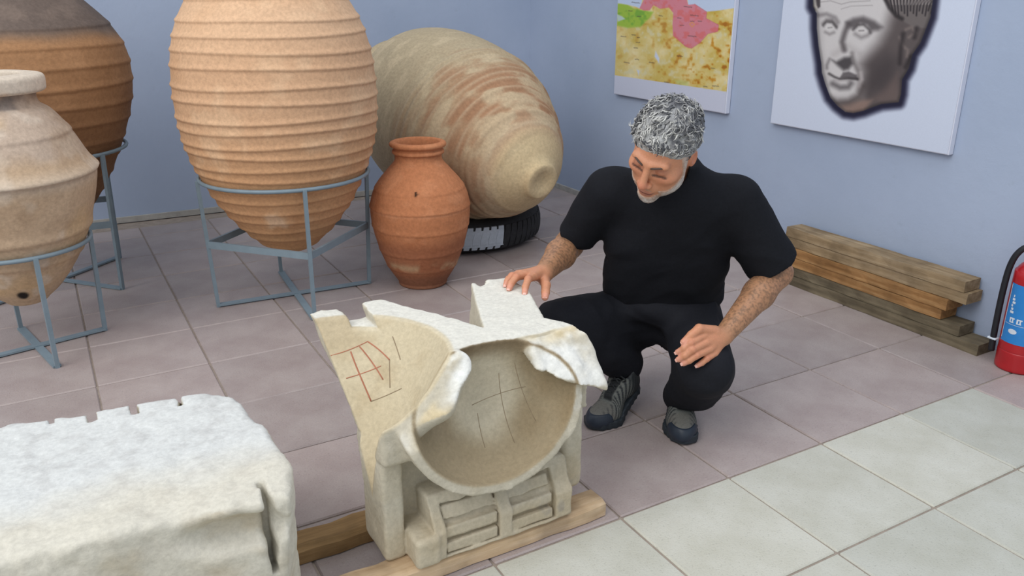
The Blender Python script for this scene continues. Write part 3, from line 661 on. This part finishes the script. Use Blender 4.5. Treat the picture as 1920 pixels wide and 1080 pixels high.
X, Q = sdf_mesh(f_sundial, (-.72, -.14, .03), (-.01, .53, .60), .0044)
N = normals(X, Q); n4 = fbm(X, 7, 4); n9 = fbm(X+2, 22, 3)
C = np.tile(np.array([188., 180, 162]), (len(X), 1))
C = blend(C, sstep(.0, .4, n4)*.5, (170, 157, 132)); C = blend(C, sstep(.1, .45, n9)*.35, (200, 194, 180))
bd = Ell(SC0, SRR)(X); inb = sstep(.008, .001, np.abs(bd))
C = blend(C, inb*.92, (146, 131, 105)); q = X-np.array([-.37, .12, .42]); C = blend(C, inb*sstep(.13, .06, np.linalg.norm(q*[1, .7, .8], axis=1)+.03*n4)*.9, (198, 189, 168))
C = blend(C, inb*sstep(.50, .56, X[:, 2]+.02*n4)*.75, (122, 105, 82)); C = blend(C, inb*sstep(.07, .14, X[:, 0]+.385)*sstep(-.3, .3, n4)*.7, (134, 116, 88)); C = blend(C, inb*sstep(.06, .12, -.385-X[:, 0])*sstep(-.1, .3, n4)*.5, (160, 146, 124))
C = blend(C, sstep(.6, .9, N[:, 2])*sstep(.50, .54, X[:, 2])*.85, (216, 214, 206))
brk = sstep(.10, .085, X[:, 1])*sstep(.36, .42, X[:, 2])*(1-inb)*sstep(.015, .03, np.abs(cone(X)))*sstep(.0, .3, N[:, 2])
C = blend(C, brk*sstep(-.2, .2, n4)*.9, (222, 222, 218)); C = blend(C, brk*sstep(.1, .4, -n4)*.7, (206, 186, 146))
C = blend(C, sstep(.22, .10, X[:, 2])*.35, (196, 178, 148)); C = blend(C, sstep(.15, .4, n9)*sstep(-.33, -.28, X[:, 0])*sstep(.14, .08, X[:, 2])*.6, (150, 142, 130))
ld = np.abs(cone(X)); C = blend(C, sstep(.010, .003, ld)*.7, (194, 178, 146)); C = blend(C, sstep(.010, .003, ld)*sstep(.0, .35, n4)*.5, (170, 152, 122))
sd = empty('sundial_stone', (-.38, .2, .05)); tag(sd, 'carved white marble sundial with hollow bowl, touched by the crouching man', 'sundial')
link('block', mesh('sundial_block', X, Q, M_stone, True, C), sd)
M_redl = plain('red_line', rgb(170, 112, 90), .9, .1); M_grl = plain('grey_line', rgb(142, 126, 104), .9, .1)
def on_left(y, z):                                                # point on the left dial's hollow
    t = (z-.195)/.371; k = t*t-((y-.148-.062*t)/(.246*max(t, .02)**.35))**2; return np.array([-.676+.236*math.sqrt(max(k, 0)), y, z])
def on_bowl(x, z):
    k = 1-((x-SC0[0])/SRR[0])**2-((z-SC0[2])/SRR[2])**2; return np.array([x, SC0[1]+SRR[1]*math.sqrt(max(k, 0)), z])
def to_surf(p):
    p = np.array([p], float)
    for _ in range(4):
        e = .003; d = f_sundial(p); G = np.array([(f_sundial(p+np.eye(3)[k]*e)-f_sundial(p-np.eye(3)[k]*e))[0] for k in range(3)])/(2*e); p = p-d[0]*G/max(G@G, .3)
    return p[0]
def line_on(fn, a, b, r, mat, name):
    pts = [to_surf(fn(a[0]+(b[0]-a[0])*t, a[1]+(b[1]-a[1])*t)) for t in np.linspace(0, 1, 10)]
    return link(name, mesh(name, *tube_data(pts, r, 5), mat), sd)

for a, b in (((.374, .495), (.271, .395)), ((.374, .504), (.287, .439)), ((.373, .514), (.307, .480))): line_on(on_left, a, b, .0019, M_redl, 'red_line')
for a, b in (((.381, .492), (.373, .514)), ((.331, .444), (.312, .466))): line_on(on_left, a, b, .0014, M_redl, 'red_line')
line_on(on_left, (.271, .395), (.235, .430), .0013, M_grl, 'incised_line'); line_on(on_left, (.307, .480), (.262, .425), .0013, M_grl, 'incised_line'); line_on(on_left, (.340, .528), (.285, .485), .0013, M_grl, 'incised_line')
for a, b in (((-.316, .466), (-.307, .296)), ((-.381, .372), (-.383, .295)), ((-.393, .395), (-.252, .423)), ((-.278, .492), (-.244, .34))): line_on(on_bowl, a, b, .0008, M_grl, 'incised_line')
# marble block
BP = [(-1.95, -.03), (-1.95, .60), (-1.44, .585), (-1.30, .560), (-1.0, .528), (-.955, .520), (-.900, .465), (-.874, .27), (-.872, .06), (-.905, -.05), (-1.1, -.02), (-1.4, .01)]
def f_block(P):
    x, y, z = P.T; n = fbm(P, 8, 3); n2 = fbm(P+5, 26, 2)
    a = sd_poly(P[:, :2], BP); d = smax(a+.25*np.clip(.33-z, 0, .3)*sstep(.1, -.1, y), np.maximum(z-.402, .055-z), .022)
    for xc, w, dp in ((-1.229, .010, .034), (-1.136, .010, .030), (-1.03, .006, .022), (-1.316, .008, .02)):
        d = smax(d, -sbox(P, (xc-w, .565-.17*(xc+1.3)-dp-.02, .30), (xc+w, .70, .5)), .003)
    d = smax(d, -sbox(P, (-.958, -.12, .20), (-.930, .035, .5), .004), .004)
    d = smax(d, -(np.linalg.norm((P-np.array([-1.02, -.06, .335]))/np.array([1.6, 1, .7]), axis=1)-.075), .02)
    return d+.010*n*sstep(.30, .0, np.abs(y-.05))+.005*n+.0042*n2+.0012*fbm(P+8, 60, 1)
X, Q = sdf_mesh(f_block, (-1.98, -.16, .04), (-.84, .63, .43), .0075)
N = normals(X, Q); n4 = fbm(X, 6, 4); n9 = fbm(X+2, 30, 3)
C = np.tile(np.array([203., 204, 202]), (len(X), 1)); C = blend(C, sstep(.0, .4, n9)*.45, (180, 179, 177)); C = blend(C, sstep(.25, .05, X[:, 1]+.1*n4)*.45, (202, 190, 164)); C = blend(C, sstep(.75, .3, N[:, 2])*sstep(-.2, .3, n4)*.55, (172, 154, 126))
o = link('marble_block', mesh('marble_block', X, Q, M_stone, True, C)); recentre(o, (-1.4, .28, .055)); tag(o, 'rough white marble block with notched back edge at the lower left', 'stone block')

# ------------------------------------------------------------------ the crouching man
A = lambda *v: np.array(v, float)
PEL, NECK = A(.563, .544, .33), A(.425, .380, .855)
RSH, RELB, RWR = A(.262, .475, .797), A(.225, .630, .588), A(.028, .468, .572)
LSH, LELB, LWR = A(.606, .284, .762), A(.745, .215, .527), A(.458, .132, .402)
LHIP, LKN, LAN = A(.635, .485, .30), A(.425, .165, .292), A(.508, .345, .075)
RHIP, RKN, RAN = A(.490, .600, .285), A(.108, .514, .373), A(.420, .515, .150)
HR = np.stack([nrm(A(-.461, .840, .285)), nrm(A(-.816, -.275, -.509)), nrm(A(-.349, -.467, .812))], 1); HC = A(.293, .261, .954); HS = 1.07
def H(x, y, z): return HC+HR@(A(x, y, z)*HS)
def hl(P): return (P-HC)@HR/HS                                      # head frame: x his right, y forward, z up
def he(c, r, k=.015): return Ell(H(*c), np.array(r)*HS, HR, k)
def hc(a, b, ra, rb, k=.01): return Cap(H(*a), H(*b), ra*HS, rb*HS, k)
head_p = [he((.002, -.014, .045), (.072, .092, .084)), he((0, .018, -.015), (.070, .076, .095), .03), he((0, .026, -.066), (.064, .062, .046), .025), he((0, .078, -.100), (.024, .020, .020), .02),
          hc((-.042, .078, .032), (-.010, .088, .028), .011, .010, .012), hc((.042, .078, .032), (.010, .088, .028), .011, .010, .012),
          he((.045, .058, -.016), (.024, .026, .020), .02), he((-.045, .058, -.016), (.024, .026, .020), .02)]
nose_p = [hc((0, .088, .024), (0, .112, -.022), .0075, .0105, .010), he((0, .113, -.030), (.0125, .0125, .0115), .008), he((.0125, .102, -.035), (.0085, .011, .0085), .006), he((-.0125, .102, -.035), (.0085, .011, .0085), .006),
          he((0, .088, -.058), (.026, .014, .022), .012), he((0, .096, -.0645), (.021, .0085, .0055), .004), he((0, .094, -.0755), (.018, .0085, .0065), .004), he((0, .086, -.090), (.022, .012, .012), .01)]
lid_p = [he((s*.032, .0735, .008), (.0165, .0150, .0125), .004) for s in (-1, 1)]+[hc((s*.018, .0835, .0005), (s*.046, .077, -.001), .0035, .003, .003) for s in (-1, 1)]
ear_p = [Ell(H(s*.075, -.012, .002), A(.0085, .020, .033)*HS, HR@np.array([[1, 0, 0], [0, .97, .24], [0, -.24, .97]]), .008) for s in (-1, 1)]
neck_p = [Cap(H(0, -.032, -.05), NECK+A(.015, .015, .0), .048, .062, .015), Cap(NECK, PEL+(NECK-PEL)*.6, .065, .11, .04)]
def f_head(P):
    d = union(head_p, P)
    for s in (-1, 1):
        c = H(s*.033, .103, .010); m = ((P-c)**2).sum(1) < .05**2
        if m.any(): d[m] = smax(d[m], -Ell(c, A(.021, .022, .0155)*HS, HR)(P[m]), .012)
    for grp in (nose_p, lid_p, ear_p):
        for p in grp:
            m = ((P-p.c)**2).sum(1) < (p.R+.05)**2
            if m.any(): d[m] = smin(d[m], p(P[m]), p.k)
    for s in (-1, 1):
        c = H(s*.083, -.010, .004); m = ((P-c)**2).sum(1) < .04**2
        if m.any(): d[m] = smax(d[m], -Ell(c, A(.006, .011, .020)*HS, HR)(P[m]), .004)
        c = H(s*.0075, .110, -.0425); m = ((P-c)**2).sum(1) < .03**2
        if m.any(): d[m] = smax(d[m], -(np.linalg.norm(P[m]-c, axis=1)-.0042), .003)
    return d
def chain(pts, rs, k=.004): return [Cap(a, b, ra, rb, k) for a, b, ra, rb in zip(pts[:-1], pts[1:], rs[:-1], rs[1:])]
RF = dict(i=[A(-.042, .412, .590), A(-.076, .386, .596), A(-.097, .366, .582), A(-.106, .354, .569)], m=[A(-.058, .434, .591), A(-.096, .420, .595), A(-.120, .408, .583), A(-.130, .401, .572)],
          r=[A(-.062, .456, .588), A(-.095, .446, .591), A(-.113, .441, .580), A(-.121, .437, .570)], p=[A(-.056, .478, .580), A(-.082, .472, .582), A(-.096, .468, .575), A(-.103, .465, .567)],
          t=[A(.004, .428, .566), A(-.014, .388, .566), A(-.034, .358, .557), A(-.045, .343, .549)])
LF = dict(i=[A(.374, .130, .420), A(.318, .122, .411), A(.302, .130, .395), A(.290, .143, .380)], m=[A(.377, .121, .400), A(.317, .112, .394), A(.299, .121, .376), A(.287, .134, .361)],
          r=[A(.388, .116, .379), A(.330, .106, .375), A(.310, .113, .361), A(.298, .123, .350)], p=[A(.409, .115, .360), A(.370, .104, .356), A(.354, .106, .346), A(.342, .111, .338)],
          t=[A(.420, .132, .424), A(.358, .134, .444), A(.330, .134, .430), A(.306, .138, .410)])
def hand(Fg, wr, pal=.0125):
    o = [Cap(wr, Fg[k][0], .021 if k in 'im' else .019, pal, .012) for k in 'imrp']
    o.append(Cap(wr, Fg['t'][0], .022, .015, .012))
    for k, rs in dict(i=(.0122, .0108, .0097, .0085), m=(.0124, .0110, .0099, .0087), r=(.0120, .0106, .0095, .0083), p=(.0106, .0092, .0083, .0074), t=(.0165, .0138, .0122, .0104)).items(): o += chain(Fg[k], rs)
    return o
arm_p = [Cap(RSH, RELB, .056, .045, .03), Cap(RELB, RELB+(RWR-RELB)*.35, .044, .046, .02), Cap(RELB+(RWR-RELB)*.35, RWR, .047, .029, .02),
         Cap(LSH, LELB, .060, .048, .03), Cap(LELB, LELB+(LWR-LELB)*.35, .047, .047, .02), Cap(LELB+(LWR-LELB)*.35, LWR, .047, .029, .02)]+hand(RF, RWR)+hand(LF, LWR)
AC = nrm(LSH-RSH); UP = nrm(NECK-PEL); FW = nrm(np.cross(UP, AC)); FW = FW if FW[1] < 0 else -FW; TM = np.stack([AC, FW, np.cross(AC, FW)], 1)
mid = (RSH+LSH)/2
core_p = [Ell(A(.455, .405, .70), (.165, .085, .17), TM, .05), Ell(A(.52, .47, .50), (.14, .09, .16), TM, .05), Cap(RSH+A(.03, -.02, -.01), LSH+A(-.03, .02, -.01), .05, .05, .04), Ell(PEL, (.14, .10, .10), TM, .05),
          Cap(LHIP, LKN, .072, .050, .03), Cap(LKN, LAN, .050, .034, .03), Cap(RHIP, RKN, .072, .050, .03), Cap(RKN, RAN, .050, .034, .03)]
def f_body(P): return smin(smin(f_head(P), union(arm_p+core_p, P), .02), union(neck_p, P), .02)
man = empty('person', (.45, .40, 0)); tag(man, 'man in black t-shirt and trousers crouching with one hand on the carved stone', 'person')
X, Q = sdf_mesh(f_body, (-.17, .06, .0), (.84, .72, 1.12), .0034)
L = hl(X); n4 = fbm(X, 18, 3); C = np.tile(np.array([196., 136, 104]), (len(X), 1))
isH = sstep(.20, .16, np.linalg.norm(L-A(0, 0, -.02), axis=1))
C = blend(C, isH*sstep(.03, .07, np.abs(L[:, 2]-.075))*0, (0, 0, 0))
def spot(c, r, col, a):
    global C
    C = blend(C, sstep(r, r*.4, np.linalg.norm(L-A(*c), axis=1))*a, col)
for s in (-1, 1):
    spot((s*.033, .088, .010), .026, (160, 100, 78), .5); spot((s*.045, .075, -.018), .030, (204, 134, 104), .45); spot((s*.08, -.01, 0), .04, (196, 118, 94), .4)
    ml = sstep(.0045, .0022, np.abs(L[:, 2]+.0035-.0*(np.abs(L[:, 0])-.032)))*sstep(.022, .015, np.abs(L[:, 0]-s*.032))*sstep(.06, .07, L[:, 1])*isH; C = blend(C, ml*.75, (70, 46, 38))
    spot((s*.0075, .110, -.0425), .008, (70, 36, 30), .8)
spot((0, .115, -.03), .022, (200, 118, 96), .5)
lip = sstep(1.25, .9, np.linalg.norm((L-A(0, .097, -.070))/A(.024, .02, .0115), axis=1)); C = blend(C, lip*.7, (160, 104, 90)); C = blend(C, sstep(.0026, .001, np.abs(L[:, 2]+.0700))*sstep(.024, .02, np.abs(L[:, 0]))*sstep(.085, .09, L[:, 1])*isH*.9, (84, 42, 36))
def alongseg(a, b):
    d = b-a; return ((X-a)@d)/(d@d), np.linalg.norm(X-a-np.clip(((X-a)@d)/(d@d), 0, 1)[:, None]*d, axis=1)
hn = fbm(X, 190, 2)
for a, b in ((RELB, RWR), (LELB, LWR)):
    t, r_ = alongseg(a, b); w = sstep(.075, .06, r_)*sstep(-.25, .0, t); C = blend(C, w*sstep(1.15, .95, t)*.75, (160, 120, 88)); C = blend(C, w*sstep(1.08, .9, t)*sstep(-.3, .5, hn)*.6, (100, 76, 58))
for Fg in (RF, LF):
    for k in 'imrpt':
        C = blend(C, sstep(.020, .010, np.linalg.norm(X-Fg[k][3], axis=1))*.6, (214, 150, 132)); C = blend(C, sstep(.016, .008, np.linalg.norm(X-Fg[k][1], axis=1))*.3, (180, 104, 84))
M_skin = vcol('skin', .48, .4, 220, .90, 1.08, .0004, sss=.12)
link('body', mesh('body', X, Q, M_skin, True, C), man)
# nails
M_nail = plain('nail', rgb(222, 170, 156), .3, .5, var=.03)
for Fg, up in ((RF, A(-.2, -.3, .93)), (LF, A(-.35, -.7, .62))):
    for k in 'imrpt':
        p0, p1 = Fg[k][2], Fg[k][3]; d = nrm(p1-p0); s_ = nrm(np.cross(d, up)); u_ = np.cross(s_, d); c = p1+u_*(.0080 if k != 'p' else .0070)+d*.003; w = .0048 if k != 't' else .0062
        V = [c+s_*w*x+d*.0055*y+u_*(-.0016*abs(x)**2-(.0012 if y > 0 else 0)) for y in (-1, 0, 1) for x in (-1, -.5, 0, .5, 1)]
        link('fingernail', mesh('fingernail', np.array(V), [(r*5+q, r*5+q+1, r*5+q+6, r*5+q+5) for r in (0, 1) for q in range(4)], M_nail), man)
# hair cap, curls, beard, brows: shells standing off the skin
def scalp_g(L): return (L[:, 2]-.80*L[:, 1]+.004+.010*np.sin(L[:, 0]*45)*.4-.6*np.clip(np.abs(L[:, 0])-.055, 0, .03))/1.37
def f_hair(P):
    L = hl(P); g = scalp_g(L); top = sstep(-.02, .09, L[:, 2]); curl = fbm(P, 50, 2)*.009+fbm(P, 24, 2)*.006
    t = np.where(g < 0, -.004+g*.5, sstep(0, .022, g)*(.005+.009*top)+curl*sstep(0, .02, g))
    ear = sstep(.020, .035, np.linalg.norm((L-A(0, -.012, .0))*A(0, 1, .8), axis=1)); t = np.where(np.abs(L[:, 0]) > .05, np.minimum(t, .003+.013*ear*top+.002*ear), t)
    return (union(head_p[:3], P)-t)*.75
X, Q = sdf_mesh(f_hair, HC-.17, HC+.19, .0038)
n_ = normals(X, Q); L = hl(X); g = scalp_g(L); hn = fbm(X*A(1, 1, 1), 42, 3); C = np.tile(np.array([140., 140, 141]), (len(X), 1))
C = blend(C, sstep(-.1, .35, hn), (98, 98, 102)); C = blend(C, sstep(.0, .4, -hn), (172, 172, 172)); C = blend(C, sstep(.05, .0, g)*.6, (186, 184, 180)); C = blend(C, sstep(.02, -.06, L[:, 1])*.45, (66, 68, 74))
M_hair = vcol('grey_hair', .6, .3, 240, .7, 1.25, .0015)
hair = link('hair', mesh('hair', X, Q, M_hair, True, C), man)
ok = np.where((g > .008))[0]; pick = RNG.choice(ok, min(1500, len(ok)), replace=False); SV, SF, SCl = [], [], []; off = 0; SP = X*28
fld = np.stack([vnoise(SP, .9), vnoise(SP+11, .9), vnoise(SP+23, .9)], 1)
for i in pick:                                                      # wavy locks
    p = X[i]; nn = n_[i]; l = L[i]; tp = float(sstep(-.02, .08, l[2])); fr = float(sstep(.02, .07, l[1]))
    cmb = HR@A(.15, .75, .15-.5*fr)+fld[i]*1.5+RNG.normal(0, .25, 3); cmb = nrm(cmb-nn*(cmb@nn)); lift = .25+.35*tp
    d = nrm(cmb+nn*lift); s1 = nrm(np.cross(d, nn)); s2 = np.cross(s1, d); ln = RNG.uniform(.020, .036)*(.45+.55*tp); ph = RNG.uniform(0, 6.3); cv = RNG.uniform(.002, .0045); T_ = (0, .2, .4, .6, .8, 1)
    pts = [p-nn*.002+d*ln*t-nn*ln*.45*t*t+cv*min(1, 2*t)*(s1*math.cos(ph+6.5*t)+s2*.7*math.sin(ph+6.5*t)) for t in T_]
    rd = np.array((.0026, .0030, .0028, .0022, .0014, .0003))*RNG.uniform(.6, 1.05)
    u = RNG.random()+.25*fld[i, 0]; c = A(206, 205, 201) if u < .30+.35*fr else (A(158, 157, 157) if u < .72 else A(92, 93, 98))
    for q, r_ in zip(pts, rd):
        for k in range(4): SV.append(q+r_*(s1*math.cos(k*1.571)+s2*.6*math.sin(k*1.571)))
    for q in range(6): SCl += [c*(.80+.28*q/5)]*4
    for q in range(5):
        for k in range(4): SF.append((off+q*4+k, off+q*4+(k+1) % 4, off+q*4+4+(k+1) % 4, off+q*4+4+k))
    off += 24
o = link('hair_locks', mesh('hair_locks', np.array(SV), np.array(SF), M_hair, True, np.clip(np.array(SCl), 0, 225)), hair); o['kind'] = 'stuff'
def beard_g(L):
    ax_ = np.abs(L[:, 0]); fr = sstep(.03, .01, ax_)
    zl = -.014-.040*np.clip((L[:, 1]-.01)/.06, 0, 1)+fr*.009; g = np.minimum(zl-L[:, 2], L[:, 2]+.128+.35*(L[:, 1]-.09))
    side = np.minimum(.020-np.abs(L[:, 1]-.016-.12*(L[:, 2]+.02)), np.minimum(.045-L[:, 2], ax_-.052)); g = np.maximum(g, np.minimum(side, .012))
    g = np.minimum(g, L[:, 1]+.0+.1*0-.004); lp = np.linalg.norm((L-A(0, .100, -.0705))/A(.023, .03, .0095), axis=1)-1; g = np.minimum(g, lp*.012)
    return g
def f_beard(P):
    g = beard_g(hl(P)); t = np.where(g < 0, -.004, sstep(0, .012, g)*.0055-.003)+.0012*fbm(P, 160, 2)
    return (smin(union(head_p, P), union(nose_p, P), .006)-t)*.8
X, Q = sdf_mesh(f_beard, HC+HR@A(0, .02, -.04)-.15, HC+HR@A(0, .02, -.04)+.15, .003)
k = hl(X); keep = (f_head(X) > -.002); Q = Q[keep[Q].any(1)]
L = hl(X); hn = fbm(X, 120, 2); C = np.tile(np.array([176., 160, 150]), (len(X), 1)); C = blend(C, sstep(0, .4, hn)*.7, (206, 202, 198)); C = blend(C, sstep(.05, .4, -hn)*.5, (136, 112, 98))
C = blend(C, sstep(.05, .06, np.abs(L[:, 0]))*.5, (210, 204, 198)); C = blend(C, sstep(.02, .0, np.abs(L[:, 0]))*sstep(-.085, -.08, L[:, 2])*.0, (0, 0, 0))
C = blend(C, sstep(.016, .004, beard_g(L))*.75, (186, 136, 108)); link('beard', mesh('beard', X, Q, M_hair, True, C), man)
M_brow = plain('brow_hair', rgb(84, 70, 64), .8, .2, var=.4, scale=200)
for s in (-1, 1):
    pts = [H(s*x, y, z) for x, y, z in ((.012, .0975, .026), (.024, .0965, .0315), (.038, .0885, .033), (.050, .0785, .027))]
    link('eyebrow', mesh('eyebrow', *tube_data(resample(pts, .004), .0030, 6), M_brow), man)
# clothes
M_tee = plain('black_cotton', rgb(23, 24, 29), .85, .15, var=.12, scale=120, bd=.0006); M_trs = plain('black_canvas', rgb(26, 27, 33), .8, .18, var=.12, scale=120, bd=.0006)
def ridge(n): return (1-np.abs(n)*2.2)
def folds(P, s, d): Q_ = P@np.stack([d, np.cross(d, A(.3, .9, .2)), A(.2, -.1, 1)], 1); return fbm(Q_*A(1.0, .35, .6), s, 2)
RSE = RSH+(RELB-RSH)*.80; LSE = LSH+(LELB-LSH)*.86
tee_p = [Ell(A(.452, .400, .700), (.192, .108, .195), TM, .05), Ell(A(.508, .452, .535), (.186, .122, .165), TM, .06), Ell(A(.548, .505, .425), (.186, .128, .095), TM, .05), Cap(A(.37, .47, .62), A(.43, .56, .42), .085, .085, .05),
         Cap(RSH+A(.035, -.022, .0), LSH+A(-.035, .022, .0), .066, .066, .05), Cap(NECK+A(.015, .015, -.03), mid, .085, .09, .05), Cap(NECK+A(.0, .0, -.02), H(0, -.075, -.085), .078, .064, .03),
         Cap(RSH, RSE+(RELB-RSH)*.3, .072, .056, .03), Cap(LSH, LSE+(LELB-LSH)*.3, .080, .078, .035)]
def f_tee(P):
    d = union(tee_p, P, .09); 
    for e, a, b, r_ in ((RSE, RSH, RELB, .0), (LSE, LSH, LELB, .0)):
        ax_ = nrm(b-a); t = (P-e)@ax_; rad = np.linalg.norm(P-a-((P-a)@ax_)[:, None]*ax_, axis=1)
        m = rad < .13; pl = np.where(m & (t > -.12), t, -1); d = np.where(m, smax(d, pl, .004), d)
        hole = np.maximum(rad-(.050 if e is RSE else .064), -.05-t); d = smax(d, -hole, .004)
    nk = Cap(NECK+A(.0, .0, -.02), H(0, -.025, -.05), .062, .060)(P); d = smax(d, -nk, .006)
    up = (hl(P)@nrm(A(0, -.45, 1))+.062)*HS; d = np.where(np.linalg.norm(P-HC, axis=1) < .2, smax(d, up, .006), d)
    w = sstep(.85, .45, P[:, 2]); d = d-.0045*ridge(folds(P, 8, nrm(A(.5, .6, .6))))*(.35+w)-.004*ridge(folds(P+3, 11, nrm(A(-.6, .3, .8))))*(.3+w)+.003*fbm(P, 16, 2)
    return d*.85
X, Q = sdf_mesh(f_tee, (.11, .08, .31), (.86, .72, .93), .0062); link('shirt', mesh('shirt', X, Q, M_tee), man)
th_ = np.arange(40)*2*np.pi/40; nd = nrm(H(0, 0, -.05)-NECK); s1 = nrm(np.cross(nd, A(0, 0, 1))); s2 = np.cross(nd, s1)
trs_p = [Ell(PEL+A(0, 0, -.01), (.178, .13, .125), TM, .05), Cap(LHIP, LKN, .104, .080, .04), Cap(RHIP, RKN, .104, .078, .04), Cap(LKN, LAN+A(.0, .0, .02), .078, .060, .03), Cap(LKN+A(.035, .02, -.03), A(.525, .275, .13), .060, .055, .04),
         Cap(RKN+A(.02, 0, -.02), RAN+A(-.03, 0, .02), .076, .060, .03), Ell(A(.52, .46, .40), (.16, .11, .06), TM, .05)]
def f_trs(P):
    d = union(trs_p, P, .09)
    d = d-.006*ridge(folds(P, 9, nrm(A(.6, .5, -.5))))-.004*ridge(folds(P+2, 13, nrm(A(.2, -.5, .8))))+.003*fbm(P, 15, 2)
    for a, b in ((LKN, LAN), (RKN, RAN)):
        ax_ = nrm(b-a); t = (P-b)@ax_-.012; rad = np.linalg.norm(P-a-((P-a)@ax_)[:, None]*ax_, axis=1); m = (rad < .12) & (t > -.1); d = np.where(m, smax(d, np.where(m, t, -1), .004), d)
    d = np.maximum(d, .055-P[:, 2]); return d*.85
X, Q = sdf_mesh(f_trs, (.0, .03, .03), (.86, .80, .50), .0062); link('trousers', mesh('trousers', X, Q, M_trs), man)
# shoes, built flat (toe along +y) and then placed, the right one bent at the ball
M_shoe = vcol('shoe_mesh', .75, .3, 260, .75, 1.2, .0008); M_sole = plain('rubber_sole', rgb(44, 50, 56), .6, .3, var=.15, scale=60); M_cap = plain('toe_rubber', rgb(40, 48, 60), .45, .35, var=.1, scale=40); M_lace = plain('lace', rgb(46, 48, 50), .8, .2, var=.2, scale=200)
def outline(P, g): return union([Cap(A(-.004, .05, 0), A(.004, .19, 0), .036+g, .047+g, .02), Cap(A(.004, .19, 0), A(-.004, .236, 0), .047+g, .043+g, .02)], P*A(1, 1, 0), .2)
def f_up(P):
    d = union([Ell(A(0, .205, .030), (.047, .082, .046), None, .03), Cap(A(.002, .175, .042), A(0, .085, .078), .040, .040, .03), Ell(A(0, .055, .055), (.040, .058, .062), None, .03), Cap(A(0, .06, .08), A(0, .055, .115), .041, .040, .02)], P, .2)
    d = smax(d, .014-P[:, 2], .004); d = smax(d, (P[:, 2]-.112)+.25*(P[:, 1]-.06), .006); return smax(d, -Cap(A(0, .06, .09), A(0, .05, .16), .031, .034)(P), .005)
def f_sole(P): return smax(outline(P, .004), np.abs(P[:, 2]-.013-.10*np.clip(P[:, 1]-.23, 0, 1))-.0135, .004)+.0012*np.sin(P[:, 1]*260)*sstep(-.004, .004, outline(P, .002))
def f_cap(P): return np.maximum(np.maximum(f_up(P)-.003, .228-P[:, 1]+.35*(P[:, 2]-.02)-.6*np.abs(P[:, 0])*.4), P[:, 2]-.056)
shoe_g = []
for nm, f, h, m in (('upper', f_up, .0036, M_shoe), ('sole', f_sole, .0036, M_sole), ('toe_cap', f_cap, .003, M_cap)):
    X, Q = sdf_mesh(f, (-.065, -.02, -.01), (.065, .31, .14), h); C = None
    if nm == 'upper':
        C = np.tile(np.array([104., 106, 102]), (len(X), 1)); st = np.sin((X[:, 1]*.9+X[:, 2]*.5)*430); C = blend(C, sstep(.1, .5, st)*sstep(.018, .026, np.abs(X[:, 0])), (44, 47, 50)); C = blend(C, sstep(.020, .014, np.abs(X[:, 0]))*sstep(.20, .18, X[:, 1]), (40, 42, 44)); C = blend(C, sstep(.09, .06, X[:, 1])*.8, (40, 43, 46)); C = blend(C, sstep(.195, .215, X[:, 1])*.6, (110, 106, 100)); C = blend(C, sstep(.03, .02, X[:, 2]), (38, 42, 48))
    shoe_g.append((nm, X, Q, m, C))
lc = []
for k in range(5):
    y = .172-.022*k; z = .073+.0095*k; z2 = z+.008
    lc.append(tube_data([(-.022, y, z-.006), (-.008, y-.005, z+.0095), (.008, y-.012, z+.012), (.022, y-.018, z-.002)], .0026, 6)); lc.append(tube_data([(.022, y, z-.006), (.008, y-.005, z+.0095), (-.008, y-.012, z+.012), (-.022, y-.018, z-.002)], .0026, 6))
for s in (-1, 1):
    t = np.linspace(0, 1, 12); lc.append(tube_data(np.stack([s*(.006+.030*np.sin(t*3.1)), .082+.030*t-.03*t*t, .118+.012*np.sin(t*3.1)-.03*t], 1), .0024, 6))
shoe_g.append(('lace', *join(lc), M_lace, None))
def place_shoe(toe, d, bend, side):
    d = nrm(A(d[0], d[1], 0)); xr_ = A(d[1], -d[0], 0); M = np.stack([xr_, d, A(0, 0, 1)], 1); first = None
    for nm, X, Q, m, C in shoe_g:
        Y = np.array(X, float).copy(); Y[:, 0] *= side; yb = .195; w = sstep(yb+.01, yb-.05, Y[:, 1]); a = bend*w; dy = Y[:, 1]-yb; c, s = np.cos(a), np.sin(a)
        Y[:, 1], Y[:, 2] = yb+dy*c+Y[:, 2]*s, np.where(dy < 0, -dy*s, 0)+Y[:, 2]*c
        W = A(*toe, 0)+(Y-A(0, .286, 0))@M.T; Qi = Q if side > 0 else ([q[::-1] for q in Q] if isinstance(Q, list) else Q[:, ::-1])
        if first is None: first = link('shoe', mesh('shoe', W, Qi, m, True, C), man)
        else: o = link(nm, mesh(nm, W, Qi, m, True, C), first)
place_shoe((.398, .205), (-.60, -.80), .0, 1)
place_shoe((.195, .435), (-.955, -.29), .42, -1)
